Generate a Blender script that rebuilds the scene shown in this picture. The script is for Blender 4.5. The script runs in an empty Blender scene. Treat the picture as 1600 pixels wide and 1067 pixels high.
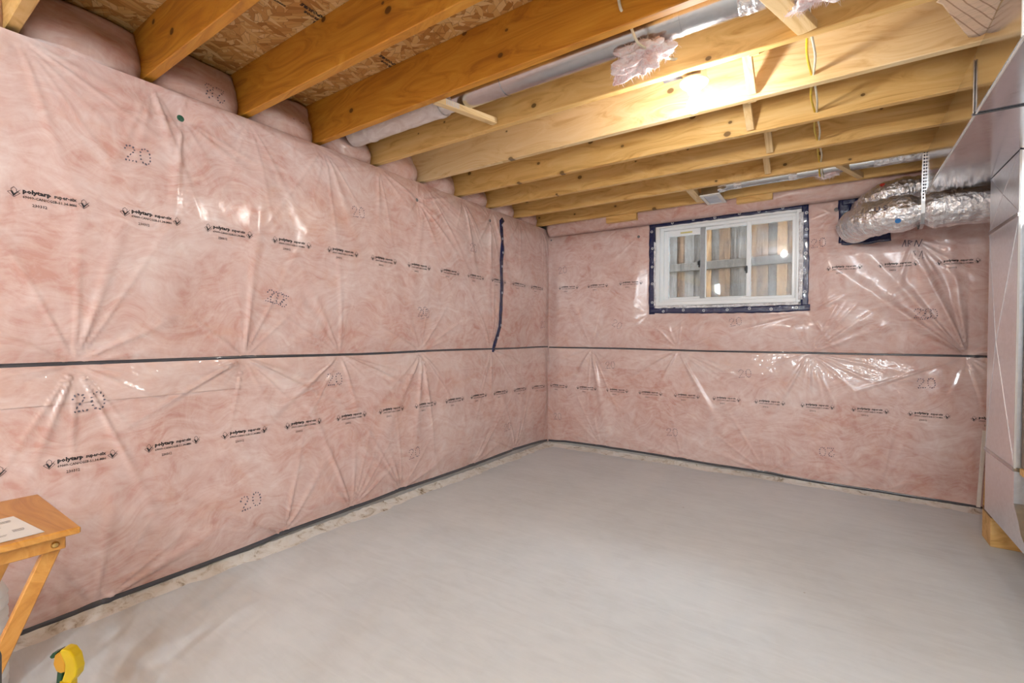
import bpy, bmesh, math, random
import numpy as np
from mathutils import Vector, Matrix, noise as mnoise

# ------------------------------------------------------------------ camera, sky, exposure
SC = bpy.context.scene
COL = SC.collection
cam_d = bpy.data.cameras.new('camera')
cam = bpy.data.objects.new('camera', cam_d)
COL.objects.link(cam)
YAW, PIT, ROLL, FPX = -.6007, -.0134, .0059, 736.085
fw = Vector((math.sin(YAW)*math.cos(PIT), math.cos(YAW)*math.cos(PIT), math.sin(PIT)))
rt = Vector((math.cos(YAW), -math.sin(YAW), 0))
up = rt.cross(fw)
r2 = rt*math.cos(ROLL) + up*math.sin(ROLL)
u2 = up*math.cos(ROLL) - rt*math.sin(ROLL)
M = Matrix((r2, u2, -fw)).transposed().to_4x4()
M.translation = Vector((2.4285, -4.2040, 1.1151))
cam.matrix_world = M
cam_d.sensor_width = 36
cam_d.lens = FPX/1600*36
cam_d.clip_start = .02
SC.camera = cam

world = bpy.data.worlds.new('overcast_sky')
SC.world = world
world.use_nodes = True
bg = world.node_tree.nodes['Background']
bg.inputs['Color'].default_value = (.80, .90, 1.0, 1)
bg.inputs['Strength'].default_value = 30.0

SC.view_settings.view_transform = 'Standard'
SC.view_settings.look = 'None'
SC.view_settings.gamma = 1
SC.view_settings.use_curve_mapping = False
SC.view_settings.exposure = 0.22
BULB = 460.0           # emission of the bulb globe in the room
REAR_FILL = 1950.0          # emission of the unseen fill bulbs added behind the camera
BULB_COL = (1.0, .955, .90)
REAR_FILL_COL = (.80, .92, 1.0)

H = 2.2033             # underside of the joists
JD = .235              # joist depth
JT = .038
def JY(k): return -.1755 - (9-k)*.4064      # near face of joist k
XR, YN = 4.9, -8.6     # far right and near ends of the basement
rng = random.Random(7)
nrng = np.random.RandomState(11)

# ------------------------------------------------------------------ node helpers
def lin(r, g, b):
    def f(c):
        c /= 255
        return c/12.92 if c <= .04045 else ((c+.055)/1.055)**2.4
    return (f(r), f(g), f(b), 1)

class NT:
    def __init__(s, name):
        s.m = bpy.data.materials.new(name); s.m.use_nodes = True
        s.t = s.m.node_tree; s.t.nodes.clear()
        s.out = s.n('ShaderNodeOutputMaterial')
    def n(s, typ, ins=None, **kw):
        nd = s.t.nodes.new(typ)
        for k, v in kw.items(): setattr(nd, k, v)
        for k, v in (ins or {}).items():
            if isinstance(v, bpy.types.NodeSocket): s.t.links.new(v, nd.inputs[k])
            else: nd.inputs[k].default_value = v
        return nd
    def link(s, a, b): s.t.links.new(a, b)
    def ramp(s, fac, stops, interp='LINEAR'):
        nd = s.n('ShaderNodeValToRGB', {0: fac})
        cr = nd.color_ramp; cr.interpolation = interp
        while len(cr.elements) < len(stops): cr.elements.new(.5)
        for e, (p, c) in zip(cr.elements, stops):
            e.position = p; e.color = c if len(c) == 4 else (*c, 1)
        return nd.outputs[0]
    def mix(s, fac, a, b, mode='MIX'):
        nd = s.n('ShaderNodeMix', data_type='RGBA', blend_type=mode)
        for i, v in ((0, fac), (6, a), (7, b)):
            if isinstance(v, bpy.types.NodeSocket): s.t.links.new(v, nd.inputs[i])
            else: nd.inputs[i].default_value = v
        return nd.outputs[2]
    def math(s, op, a, b=0.0, clamp=False):
        nd = s.n('ShaderNodeMath', operation=op, use_clamp=clamp)
        for i, v in ((0, a), (1, b)):
            if isinstance(v, bpy.types.NodeSocket): s.t.links.new(v, nd.inputs[i])
            else: nd.inputs[i].default_value = v
        return nd.outputs[0]
    def coord(s, scale=(1, 1, 1), rot=(0, 0, 0), loc=(0, 0, 0), rand=0.0):
        tc = s.n('ShaderNodeTexCoord').outputs['Object']
        if rand:
            oi = s.n('ShaderNodeObjectInfo')
            sc = s.n('ShaderNodeVectorMath', {0: oi.outputs['Random'], 1: (rand, rand*.37, rand*.71)}, operation='MULTIPLY')
            tc = s.n('ShaderNodeVectorMath', {0: tc, 1: sc.outputs[0]}, operation='ADD').outputs[0]
        return s.n('ShaderNodeMapping', {'Vector': tc, 'Scale': scale, 'Rotation': rot, 'Location': loc}).outputs[0]
    def noise(s, vec, scale, detail=4, rough=.55, dist=0.0):
        return s.n('ShaderNodeTexNoise', {'Vector': vec, 'Scale': scale, 'Detail': detail, 'Roughness': rough, 'Distortion': dist}).outputs[0]
    def bump(s, h, strength=.3, dist=.005, normal=None):
        ins = {'Height': h, 'Strength': strength, 'Distance': dist}
        if normal is not None: ins['Normal'] = normal
        return s.n('ShaderNodeBump', ins).outputs[0]
    def bsdf(s, **kw):
        nd = s.n('ShaderNodeBsdfPrincipled')
        for k, v in kw.items():
            k = k.replace('_', ' ')
            if isinstance(v, bpy.types.NodeSocket): s.t.links.new(v, nd.inputs[k])
            else: nd.inputs[k].default_value = v
        s.t.links.new(nd.outputs[0], s.out.inputs[0])
        return nd

def simple(name, col, rough=.5, metal=0.0, var=.06, scale=30, **kw):
    t = NT(name); c = t.coord()
    n = t.noise(c, scale, 3)
    d = tuple(x*(1-var*2) for x in col[:3])+(1,)
    l = tuple(min(1, x*(1+var)) for x in col[:3])+(1,)
    t.bsdf(Base_Color=t.ramp(n, [(.3, d), (.7, l)]), Roughness=rough, Metallic=metal, **kw)
    return t.m

def wood_mat(name, c_dark, c_mid, c_light, knots=1.0, rough=.55, ksc=1.0):
    t = NT(name)
    g = t.coord((.55, 9, 9), rand=17)
    warp = t.noise(t.coord((.8, 3, 3), rand=17), 1.2, 2)
    gv = t.n('ShaderNodeVectorMath', {0: g, 1: (0, .0, 0)}, operation='ADD').outputs[0]
    w = t.math('MULTIPLY', warp, 5.0)
    cmb = t.n('ShaderNodeCombineXYZ', {1: w, 2: w}).outputs[0]
    gv = t.n('ShaderNodeVectorMath', {0: gv, 1: cmb}, operation='ADD').outputs[0]
    grain = t.noise(gv, 3.0, 5, .6, .6)
    fine = t.noise(t.coord((2, 160, 160), rand=17), 1.0, 3)
    col = t.ramp(grain, [(.30, c_dark), (.48, c_mid), (.68, c_light)])
    col = t.mix(t.math('MULTIPLY', fine, .22), col, c_dark)
    if knots:
        kc = t.coord((5.0*ksc, 5.0*ksc, 6.5*ksc), rand=23)
        kx = t.n('ShaderNodeSeparateXYZ', {0: kc}).outputs
        kc = t.n('ShaderNodeCombineXYZ', {0: kx[0], 1: kx[2]}).outputs[0]
        vo = t.n('ShaderNodeTexVoronoi', {'Vector': kc, 'Scale': 1.0, 'Randomness': 1.0}, voronoi_dimensions='2D')
        sep = t.n('ShaderNodeSeparateColor', {0: vo.outputs['Color']})
        on = t.math('GREATER_THAN', sep.outputs[0], 1-.30*knots)
        size = t.math('ADD', t.math('MULTIPLY', sep.outputs[1], .060), .024)
        k = t.math('DIVIDE', vo.outputs['Distance'], size)
        core = t.math('MULTIPLY', t.math('SUBTRACT', 1.25, k, True), on)
        core = t.math('MULTIPLY', core, 3.0, True)
        halo = t.math('MULTIPLY', t.math('SUBTRACT', 1.0, t.math('DIVIDE', k, 2.6), True), on)
        col = t.mix(t.math('MULTIPLY', halo, .6), col, tuple(x*.8 for x in c_dark[:3])+(1,))
        col = t.mix(core, col, tuple(x*.34 for x in c_dark[:3])+(1,))
    t.bsdf(Base_Color=col, Roughness=rough, Normal=t.bump(fine, .12, .002))
    return t.m

# ------------------------------------------------------------------ materials
MAT = {}
MAT['joist_shaded'] = wood_mat('shade_tinted_pine', (.40, .145, .012, 1), (.58, .245, .022, 1), (.68, .33, .04, 1))  # deeper tone paints the shade on joists the bulb does not reach
MAT['joist_lit'] = wood_mat('lit_tinted_pine', (.62, .40, .17, 1), (.79, .60, .32, 1), (.85, .68, .42, 1))  # lighter tone paints the bulb's light onto the joist behind it
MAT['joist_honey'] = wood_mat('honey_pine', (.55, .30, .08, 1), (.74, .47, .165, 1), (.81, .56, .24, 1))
MAT['brace'] = wood_mat('spruce_strip', (.58, .36, .14, 1), (.76, .55, .28, 1), (.84, .65, .38, 1), knots=.5)
MAT['tray'] = wood_mat('varnished_tray_wood', (.42, .17, .03, 1), (.55, .25, .05, 1), (.63, .32, .08, 1), knots=0, rough=.32)

def osb():
    t = NT('oriented_strand_board')
    cols = []
    for i, (a, sx, sy) in enumerate(((.5, 13, 46), (-.55, 15, 52), (1.35, 13, 50))):
        c = t.coord((1, 1, 1), loc=(i*3.1, i*1.7, 0), rot=(0, 0, a))
        wob = t.noise(c, 9, 2)
        c2 = t.n('ShaderNodeVectorMath', {0: c, 1: t.n('ShaderNodeCombineXYZ', {0: t.math('MULTIPLY', wob, .06), 1: t.math('MULTIPLY', wob, .035)}).outputs[0]}, operation='ADD').outputs[0]
        c3 = t.n('ShaderNodeMapping', {'Vector': c2, 'Scale': (sx, sy, 1)}).outputs[0]
        v = t.n('ShaderNodeTexVoronoi', {'Vector': c3, 'Scale': 1.0}, voronoi_dimensions='2D')
        e = t.n('ShaderNodeTexVoronoi', {'Vector': c3, 'Scale': 1.0}, voronoi_dimensions='2D', feature='DISTANCE_TO_EDGE')
        cols.append((v.outputs['Color'], e.outputs['Distance'], c3))
    def strand(k):
        s = t.n('ShaderNodeSeparateColor', {0: cols[k][0]}).outputs
        base = t.ramp(s[0], [(0, (.36, .15, .03, 1)), (.3, (.58, .30, .09, 1)), (.65, (.70, .44, .17, 1)), (1, (.80, .58, .29, 1))])
        fib = t.noise(t.n('ShaderNodeMapping', {'Vector': cols[k][2], 'Scale': (.3, 3, 1)}).outputs[0], 3, 3)
        base = t.mix(t.math('MULTIPLY', fib, .35), base, (.42, .19, .04, 1))
        edge = t.math('MULTIPLY', t.math('SUBTRACT', .07, cols[k][1], True), 9, True)
        return t.mix(edge, base, (.20, .075, .015, 1)), s[1], s[2]
    a, ma, ha = strand(0); b, mb, hb = strand(1); c, mc, hc = strand(2)
    col = t.mix(t.math('GREATER_THAN', mb, .45), a, b)
    col = t.mix(t.math('GREATER_THAN', mc, .72), col, c)
    hgt = t.math('ADD', ha, hb)
    t.bsdf(Base_Color=col, Roughness=.6, Normal=t.bump(hgt, .35, .003))
    return t.m
MAT['osb'] = osb()

def pink(name, milky=0.0, coat=1.0, crink=.10, cr=.2):
    t = NT(name)
    c = t.coord()
    big = t.noise(c, 2.2, 3, .5, .6)
    wv = t.n('ShaderNodeTexNoise', {'Vector': c, 'Scale': 2.4, 'Detail': 2.0}).outputs[1]
    wv = t.n('ShaderNodeVectorMath', {0: wv, 1: (.55, .55, .55)}, operation='MULTIPLY').outputs[0]
    cw = t.n('ShaderNodeVectorMath', {0: c, 1: wv}, operation='ADD').outputs[0]
    def fibre(rot, sc, off):
        m = t.n('ShaderNodeMapping', {'Vector': cw, 'Rotation': rot, 'Scale': sc, 'Location': off}).outputs[0]
        return t.noise(m, 1.0, 5, .62, .9)
    f1 = fibre((.5, .6, .5), (7, 7, 26), (0, 0, 0)); f2 = fibre((-.6, -.5, -.6), (7, 7, 24), (3, 5, 7)); f3 = fibre((1.5, 0, 1.5), (6, 6, 20), (8, 2, 4))
    sel = t.math('MULTIPLY', t.math('SUBTRACT', t.noise(t.coord(loc=(1, 8, 3)), 3.5, 2), .40, True), 5.0, True)
    fmix = t.n('ShaderNodeMix', {0: sel, 2: f1, 3: f2}).outputs[0]
    swirl = t.noise(c, 7.5, 6, .62, 2.2)
    wisp = t.noise(t.coord(loc=(4, 2, 7)), 4.5, 7, .66, 4.0)
    v = t.math('ADD', t.math('MULTIPLY', fmix, .34), t.math('ADD', t.math('MULTIPLY', f3, .18), t.math('ADD', t.math('MULTIPLY', swirl, .26), t.math('MULTIPLY', big, .28))))
    col = t.ramp(v, [(.42, (.54, .30, .25, 1)), (.49, (.605, .40, .355, 1)), (.56, (.66, .485, .445, 1)), (.66, (.73, .60, .565, 1))])
    ws = t.math('MULTIPLY', t.math('SUBTRACT', wisp, .56, True), 3.2, True)
    col = t.mix(t.math('MULTIPLY', ws, .5), col, (.74, .63, .595, 1))
    og = t.noise(t.coord(loc=(9, 1, 3)), 4, 4, .6, 1.2)
    col = t.mix(t.math('MULTIPLY', t.math('SUBTRACT', og, .56, True), 2.0, True), col, (.60, .32, .22, 1))
    if milky: col = t.mix(milky, col, (.74, .64, .60, 1))
    crinkle = t.noise(t.coord((1, 1, 1)), 9, 4, .5, 1.0)
    n1 = t.bump(crinkle, crink, .02)
    t.bsdf(Base_Color=col, Roughness=.65, Specular_IOR_Level=.2, Coat_Weight=coat, Coat_Roughness=cr, Coat_IOR=1.5, Coat_Normal=n1)
    return t.m
MAT['pink'] = pink('pink_insulation_under_clear_poly')
MAT['pink_flap'] = pink('doubled_milky_poly_over_pink', .22, crink=.35, cr=.10)
MAT['pink_batt'] = pink('pink_fibre_batt', 0, .35)

def concrete():
    t = NT('smooth_grey_concrete')
    c = t.coord()
    a = t.noise(c, 1.3, 4, .5, .6); b = t.noise(c, 9, 6, .6, .8)
    tro = t.noise(t.coord((1.2, 7, 1), rot=(0, 0, .5)), 3, 5, .6, 1.2)
    v = t.math('ADD', t.math('MULTIPLY', a, .45), t.math('ADD', t.math('MULTIPLY', b, .2), t.math('MULTIPLY', tro, .35)))
    col = t.ramp(v, [(.36, (.59, .63, .655, 1)), (.5, (.665, .71, .74, 1)), (.64, (.725, .77, .80, 1))])
    sp = t.n('ShaderNodeTexVoronoi', {'Vector': c, 'Scale': 5.5})
    sc_ = t.n('ShaderNodeSeparateColor', {0: sp.outputs['Color']}).outputs[0]
    spot = t.math('MULTIPLY', t.math('LESS_THAN', sp.outputs['Distance'], .035), t.math('GREATER_THAN', sc_, .72))
    col = t.mix(t.math('MULTIPLY', spot, .5), col, (.33, .27, .2, 1))
    t.bsdf(Base_Color=col, Roughness=t.ramp(tro, [(.3, (.5,)*3), (.7, (.68,)*3)]), Normal=t.bump(v, .12, .01))
    return t.m
MAT['floor'] = concrete()

def mortar():
    t = NT('stained_white_parging')
    c = t.coord()
    a = t.noise(c, 14, 7, .7, .8); b = t.noise(c, 3, 4, .6, .5)
    col = t.ramp(a, [(.33, (.26, .20, .13, 1)), (.41, (.62, .57, .50, 1)), (.50, (.78, .76, .72, 1)), (.7, (.84, .83, .81, 1))])
    col = t.mix(t.math('MULTIPLY', t.math('SUBTRACT', b, .5, True), 1.8, True), col, (.55, .48, .37, 1))
    t.bsdf(Base_Color=col, Roughness=.9, Normal=t.bump(a, .6, .012))
    return t.m
MAT['mortar'] = mortar()
MAT['slab'] = simple('grey_foundation_concrete', (.46, .44, .42, 1), .9, scale=6)
MAT['rear_wall'] = simple('plain_rear_wall', (.68, .60, .56, 1), .8, scale=4)
MAT['sealant'] = simple('dark_grey_sealant', (.055, .055, .065, 1), .25, Coat_Weight=.6)
MAT['ink'] = simple('black_print', (.018, .015, .018, 1), .5)
MAT['ink_faint'] = simple('faint_grey_print', (.12, .10, .13, 1), .6)

def galv(name, rough=.16, bumpy=.05, base=(.70, .70, .73)):
    t = NT(name)
    v = t.n('ShaderNodeTexVoronoi', {'Vector': t.coord(), 'Scale': 60.0})
    s = t.n('ShaderNodeSeparateColor', {0: v.outputs['Color']}).outputs[0]
    st = t.noise(t.coord((1, 14, 14)), 2, 3)
    col = t.ramp(s, [(0, tuple(x*.93 for x in base)), (1, base)])
    r = t.math('ADD', t.math('MULTIPLY', s, .05), rough-.02)
    h = t.noise(t.coord((1, 1, 1)), 2.2, 2)
    t.bsdf(Base_Color=col, Metallic=1.0, Roughness=r, Normal=t.bump(t.math('ADD', h, t.math('MULTIPLY', st, .08)), bumpy, .05))
    return t.m
MAT['galv'] = galv('galvanised_sheet', .15, .03)
MAT['galv_dull'] = galv('dull_galvanised_sheet', .36, .03, (.91, .94, .99))
MAT['galv_pipe'] = galv('galvanised_pipe', .22, .0, (.58, .59, .61))

def foil():
    t = NT('crinkled_silver_foil')
    a = t.noise(t.coord((1, 1, 1)), 42, 4, .6, 1.5)
    b = t.n('ShaderNodeTexVoronoi', {'Vector': t.coord((.8, 1, 1)), 'Scale': 34.0}, feature='F1').outputs['Distance']
    h = t.math('ADD', a, t.math('MULTIPLY', b, 1.1))
    t.bsdf(Base_Color=t.ramp(a, [(.3, (.80, .82, .85)), (.7, (.92, .93, .95))]), Metallic=.92, Roughness=.24, Normal=t.bump(h, .65, .010))
    return t.m
MAT['foil'] = foil()

def panning():
    t = NT('foil_with_painted_wood_tone')
    w1 = t.n('ShaderNodeTexWave', {'Vector': t.coord(rot=(0, 0, .5)), 'Scale': 12.0, 'Distortion': .5}, bands_direction='X').outputs[1]
    g = t.math('GREATER_THAN', w1, .95)
    cr = t.noise(t.coord((1, 1, 1)), 10, 4, .55, 1.2)
    n = t.bump(cr, .8, .02)
    t.bsdf(Base_Color=t.mix(g, (.70, .50, .33, 1), (.36, .20, .1, 1)), Roughness=.4, Coat_Weight=1.0, Coat_Roughness=.1, Coat_Normal=n)  # tan base paints in the wood tone reflected by the foil
    return t.m
MAT['panning'] = panning()

def tape():
    t = NT('navy_sheathing_tape')
    cr = t.noise(t.coord((1, 1, 1)), 30, 4, .6, 1.2)
    st = t.noise(t.coord(loc=(3, 1, 5)), 45, 4, .6, 2)
    col = t.mix(t.math('MULTIPLY', t.math('SUBTRACT', st, .62, True), 4, True), (.007, .013, .065, 1), (.34, .38, .47, 1))
    t.bsdf(Base_Color=col, Roughness=.22, Normal=t.bump(cr, .45, .008), Coat_Weight=.4)
    return t.m
MAT['tape'] = tape()
MAT['tape_logo'] = simple('white_tape_print', (.72, .74, .78, 1), .5)
MAT['vinyl'] = simple('white_vinyl', (.80, .82, .83, 1), .3, var=.01)
MAT['vinyl_dark'] = simple('grey_window_spacer', (.33, .34, .35, 1), .4)
MAT['label_yellow'] = simple('yellow_sticker', (.62, .55, .22, 1), .5)
MAT['black_plastic'] = simple('black_plastic', (.02, .02, .022, 1), .35)
MAT['porcelain'] = simple('white_porcelain', (.82, .82, .80, 1), .25, var=.01)
MAT['box_metal'] = galv('galvanised_box', .35)
MAT['cable_yellow'] = simple('yellow_cable_jacket', (.70, .48, .02, 1), .4)
MAT['cable_white'] = simple('white_cable_jacket', (.75, .70, .55, 1), .4)
MAT['paper'] = simple('white_paper', (.76, .74, .72, 1), .8, var=.01)
MAT['brass'] = simple('brass_bolt', (.62, .42, .16, 1), .3, 1.0)
MAT['yellow'] = simple('yellow_plastic', (.78, .56, .01, 1), .3, var=.02)
MAT['orange_grip'] = simple('amber_yellow_plastic', (.66, .33, .02, 1), .4, var=.02)
MAT['green'] = simple('dark_green_plastic', (.006, .06, .025, 1), .3)
MAT['jug'] = simple('white_translucent_plastic', (.78, .79, .79, 1), .4, var=.02)
MAT['dark_bin'] = simple('charcoal_plastic', (.035, .035, .04, 1), .45)
MAT['brown_enamel'] = simple('brown_grey_enamel', (.20, .145, .11, 1), .5, var=.03)
MAT['white_board'] = simple('white_painted_board', (.78, .74, .68, 1), .5, var=.03)
MAT['red_dot'] = simple('red_sticker', (.62, .05, .03, 1), .5)
MAT['blue_dot'] = simple('blue_sticker', (.03, .17, .45, 1), .5)
MAT['screw_green'] = simple('green_plastic_washer', (.03, .10, .06, 1), .35)
MAT['screw_grey'] = simple('grey_plastic_washer', (.16, .15, .15, 1), .35)
MAT['register_face'] = simple('pale_register_film', (.58, .62, .70, 1), .5)

def tuft():
    t = NT('torn_pink_fibreglass')
    a = t.noise(t.coord((1, 1, 2)), 35, 6, .7, 2)
    b = t.noise(t.coord(loc=(2, 5, 1)), 9, 3)
    col = t.ramp(t.math('ADD', t.math('MULTIPLY', a, .5), t.math('MULTIPLY', b, .5)), [(.36, (.78, .50, .48, 1)), (.46, (.85, .72, .72, 1)), (.56, (.88, .86, .87, 1))])
    t.bsdf(Base_Color=col, Roughness=1.0, Normal=t.bump(a, .5, .006))
    return t.m
MAT['tuft'] = tuft()

def white_wrap():
    t = NT('white_poly_wrap')
    a = t.noise(t.coord((1, 2, 2)), 10, 4, .6, 1)
    t.bsdf(Base_Color=t.ramp(a, [(.3, (.60, .52, .50, 1)), (.7, (.80, .76, .75, 1))]), Roughness=.45, Coat_Weight=.8, Coat_Roughness=.2, Normal=t.bump(a, .5, .012))
    return t.m
MAT['white_wrap'] = white_wrap()

def fringe():
    t = NT('crumpled_clear_film')
    a = t.noise(t.coord(), 40, 5, .6, 1)
    t.bsdf(Base_Color=t.ramp(a, [(.35, (.52, .50, .52, 1)), (.6, (.82, .82, .84, 1))]), Roughness=.25, Coat_Weight=1.0, Normal=t.bump(a, .8, .012))
    return t.m
MAT['fringe'] = fringe()

def fence_mat(name, c0, c1, c2):
    t = NT(name)
    g = t.noise(t.coord((16, 16, 1.1), rand=31), 2.2, 7, .72, 1.6)
    st = t.noise(t.coord((3, 3, 1.0), rand=13), 2.6, 5, .65, .8)
    col = t.ramp(g, [(.34, tuple(x*.45 for x in c0[:3])+(1,)), (.45, c0), (.54, c1), (.66, c2)])
    col = t.mix(t.math('MULTIPLY', t.math('SUBTRACT', st, .54, True), 4, True), col, (.035, .032, .030, 1))
    vo = t.n('ShaderNodeTexVoronoi', {'Vector': t.coord((9, 9, 5), rand=5), 'Scale': 1.0})
    k = t.math('LESS_THAN', vo.outputs['Distance'], .13)
    col = t.mix(t.math('MULTIPLY', k, .8), col, (.03, .018, .012, 1))
    t.bsdf(Base_Color=col, Roughness=.9, Normal=t.bump(g, .4, .006))
    return t.m
FENCE = [fence_mat('weathered_grey_board', (.050, .043, .037, 1), (.080, .071, .063, 1), (.12, .108, .097, 1)),
         fence_mat('weathered_tan_board', (.11, .056, .02, 1), (.165, .092, .038, 1), (.21, .13, .065, 1)),
         fence_mat('weathered_brown_board', (.052, .029, .015, 1), (.092, .052, .027, 1), (.13, .08, .044, 1)),
         fence_mat('dark_weathered_rail', (.035, .028, .022, 1), (.055, .045, .037, 1), (.08, .068, .056, 1))]
MAT['gravel'] = simple('grey_gravel', (.25, .24, .23, 1), .95, scale=50, var=.25)
MAT['siding'] = simple('exterior_brown_brick', (.15, .115, .09, 1), .9)

def glass(name, dirt):
    t = NT(name)
    fr = t.n('ShaderNodeFresnel', {'IOR': 1.5}).outputs[0]
    tr = t.n('ShaderNodeBsdfTransparent', {'Color': (.95, .97, .97, 1)})
    gl = t.n('ShaderNodeBsdfGlossy', {'Color': (1, 1, 1, 1), 'Roughness': .03})
    m1 = t.n('ShaderNodeMixShader', {0: fr, 1: tr.outputs[0], 2: gl.outputs[0]})
    n = t.noise(t.coord((1, 1, .8)), 13, 7, .7, .6)
    sp = t.noise(t.coord(), 130, 3, .6)
    d = t.math('ADD', t.math('MULTIPLY', t.math('SUBTRACT', n, .42, True), dirt*1.6), t.math('MULTIPLY', t.math('SUBTRACT', sp, .6, True), dirt*3))
    d = t.math('ADD', d, dirt*.28, True)
    df = t.n('ShaderNodeBsdfDiffuse', {'Color': (.72, .74, .76, 1)})
    tl = t.n('ShaderNodeBsdfTranslucent', {'Color': (.72, .74, .76, 1)})
    dd = t.n('ShaderNodeMixShader', {0: .5, 1: df.outputs[0], 2: tl.outputs[0]})
    m2 = t.n('ShaderNodeMixShader', {0: d, 1: m1.outputs[0], 2: dd.outputs[0]})
    t.link(m2.outputs[0], t.out.inputs[0])
    return t.m
MAT['glass'] = glass('clear_window_glass', .025)
MAT['glass_dirty'] = glass('dusty_window_glass', .13)

def bulb_mat(name, st, col):
    t = NT(name)
    e = t.n('ShaderNodeEmission', {'Color': (*col, 1), 'Strength': st})
    t.link(e.outputs[0], t.out.inputs[0])
    return t.m
MAT['bulb'] = bulb_mat('glowing_bulb', BULB, BULB_COL)
MAT['bulb_fill'] = bulb_mat('added_fill_bulb', REAR_FILL, REAR_FILL_COL)

# ------------------------------------------------------------------ mesh helpers
def link_mesh(name, me, mat, parent=None, smooth=False):
    o = bpy.data.objects.new(name, me); COL.objects.link(o)
    if mat is not None and not me.materials: me.materials.append(mat)
    if smooth: me.polygons.foreach_set('use_smooth', [True]*len(me.polygons))
    if parent is not None:
        o.parent = parent
    return o

def from_np(name, V, F, mat, parent=None, smooth=True):
    me = bpy.data.meshes.new(name)
    V = np.asarray(V, dtype=np.float32); F = np.asarray(F, dtype=np.int32)
    me.vertices.add(len(V)); me.vertices.foreach_set('co', V.ravel())
    k = F.shape[1]
    me.loops.add(F.size); me.loops.foreach_set('vertex_index', F.ravel())
    me.polygons.add(len(F)); me.polygons.foreach_set('loop_start', np.arange(0, F.size, k, dtype=np.int32))
    me.update(calc_edges=True); me.validate()
    return link_mesh(name, me, mat, parent, smooth)

class MB:
    """collects shapes into one mesh"""
    def __init__(s): s.v = []; s.f = []
    def add(s, vs, fs):
        b = len(s.v); s.v += [tuple(v) for v in vs]; s.f += [tuple(i+b for i in f) for f in fs]
        return s
    def box(s, lo, hi, mat=None, ch=0.0):
        bm = bmesh.new(); bmesh.ops.create_cube(bm, size=1)
        lo = Vector(lo); hi = Vector(hi); c = (lo+hi)/2; d = hi-lo
        for v in bm.verts: v.co = Vector((v.co.x*d.x, v.co.y*d.y, v.co.z*d.z)) + c
        if ch: bmesh.ops.bevel(bm, geom=bm.edges[:], offset=ch, segments=1, affect='EDGES')
        if mat is not None: bmesh.ops.transform(bm, matrix=mat, verts=bm.verts)
        bm.verts.index_update()
        s.add([v.co[:] for v in bm.verts], [[v.index for v in f.verts] for f in bm.faces]); bm.free()
        return s
    def bar(s, p0, p1, w, h, upv=(0, 0, 1), ch=.002):
        """rectangular bar from p0 to p1: w across, h along upv"""
        p0 = Vector(p0); p1 = Vector(p1); x = (p1-p0); L = x.length; x.normalize()
        y = Vector(upv).cross(x).normalized(); z = x.cross(y)
        m = Matrix((x, y, z)).transposed().to_4x4(); m.translation = p0
        return s.box((0, -w/2, -h/2), (L, w/2, h/2), m, ch)
    def tube(s, pts, r, n=12, cap=True, rfun=None, upv=None):
        pts = [Vector(p) for p in pts]
        T = []
        for i in range(len(pts)):
            a = pts[max(i-1, 0)]; b = pts[min(i+1, len(pts)-1)]; T.append((b-a).normalized())
        ref = Vector(upv) if upv else (Vector((0, 0, 1)) if abs(T[0].z) < .9 else Vector((1, 0, 0)))
        N = (ref - T[0]*ref.dot(T[0])).normalized()
        vs = []; fs = []
        for i, p in enumerate(pts):
            if i: N = (N - T[i]*N.dot(T[i])).normalized()
            B = T[i].cross(N)
            for j in range(n):
                a = 2*math.pi*j/n
                rr = rfun(i, a) if rfun else r
                vs.append(p + (N*math.cos(a) + B*math.sin(a))*rr)
        for i in range(len(pts)-1):
            for j in range(n):
                fs.append((i*n+j, i*n+(j+1) % n, (i+1)*n+(j+1) % n, (i+1)*n+j))
        if cap:
            fs.append(tuple(range(n-1, -1, -1))); fs.append(tuple((len(pts)-1)*n+j for j in range(n)))
        return s.add(vs, fs)
    def lathe(s, prof, c, n=24, axis=None):
        vs = []; fs = []
        for (r, z) in prof:
            for j in range(n):
                a = 2*math.pi*j/n; vs.append(Vector((r*math.cos(a), r*math.sin(a), z)))
        if axis is not None:
            q = Vector((0, 0, 1)).rotation_difference(Vector(axis)).to_matrix()
            vs = [q @ v for v in vs]
        vs = [v + Vector(c) for v in vs]
        for i in range(len(prof)-1):
            for j in range(n):
                fs.append((i*n+j, i*n+(j+1) % n, (i+1)*n+(j+1) % n, (i+1)*n+j))
        fs.append(tuple(range(n-1, -1, -1))); fs.append(tuple((len(prof)-1)*n+j for j in range(n)))
        return s.add(vs, fs)
    def prism(s, poly, h0, h1, fn):
        """poly 2D points extruded between h0 and h1; fn(u, v, h) -> 3D"""
        n = len(poly)
        vs = [fn(u, v, h0) for u, v in poly] + [fn(u, v, h1) for u, v in poly]
        fs = [tuple(range(n-1, -1, -1)), tuple(range(n, 2*n))] + [(i, (i+1) % n, n+(i+1) % n, n+i) for i in range(n)]
        return s.add(vs, fs)
    def build(s, name, mat, parent=None, smooth=False, origin=None):
        me = bpy.data.meshes.new(name)
        o = Vector(origin) if origin is not None else Vector((0, 0, 0))
        me.from_pydata([Vector(v)-o for v in s.v], [], s.f)
        bm = bmesh.new(); bm.from_mesh(me); bmesh.ops.recalc_face_normals(bm, faces=bm.faces[:])
        bm.to_mesh(me); bm.free(); me.update()
        ob = link_mesh(name, me, MAT[mat] if isinstance(mat, str) else mat, parent, False)
        if smooth:
            me.polygons.foreach_set('use_smooth', [True]*len(me.polygons))
            me.set_sharp_from_angle(angle=math.radians(40))
        if origin is not None:
            ob.location = o - (parent.location if parent is not None else Vector((0, 0, 0)))
        return ob

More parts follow.
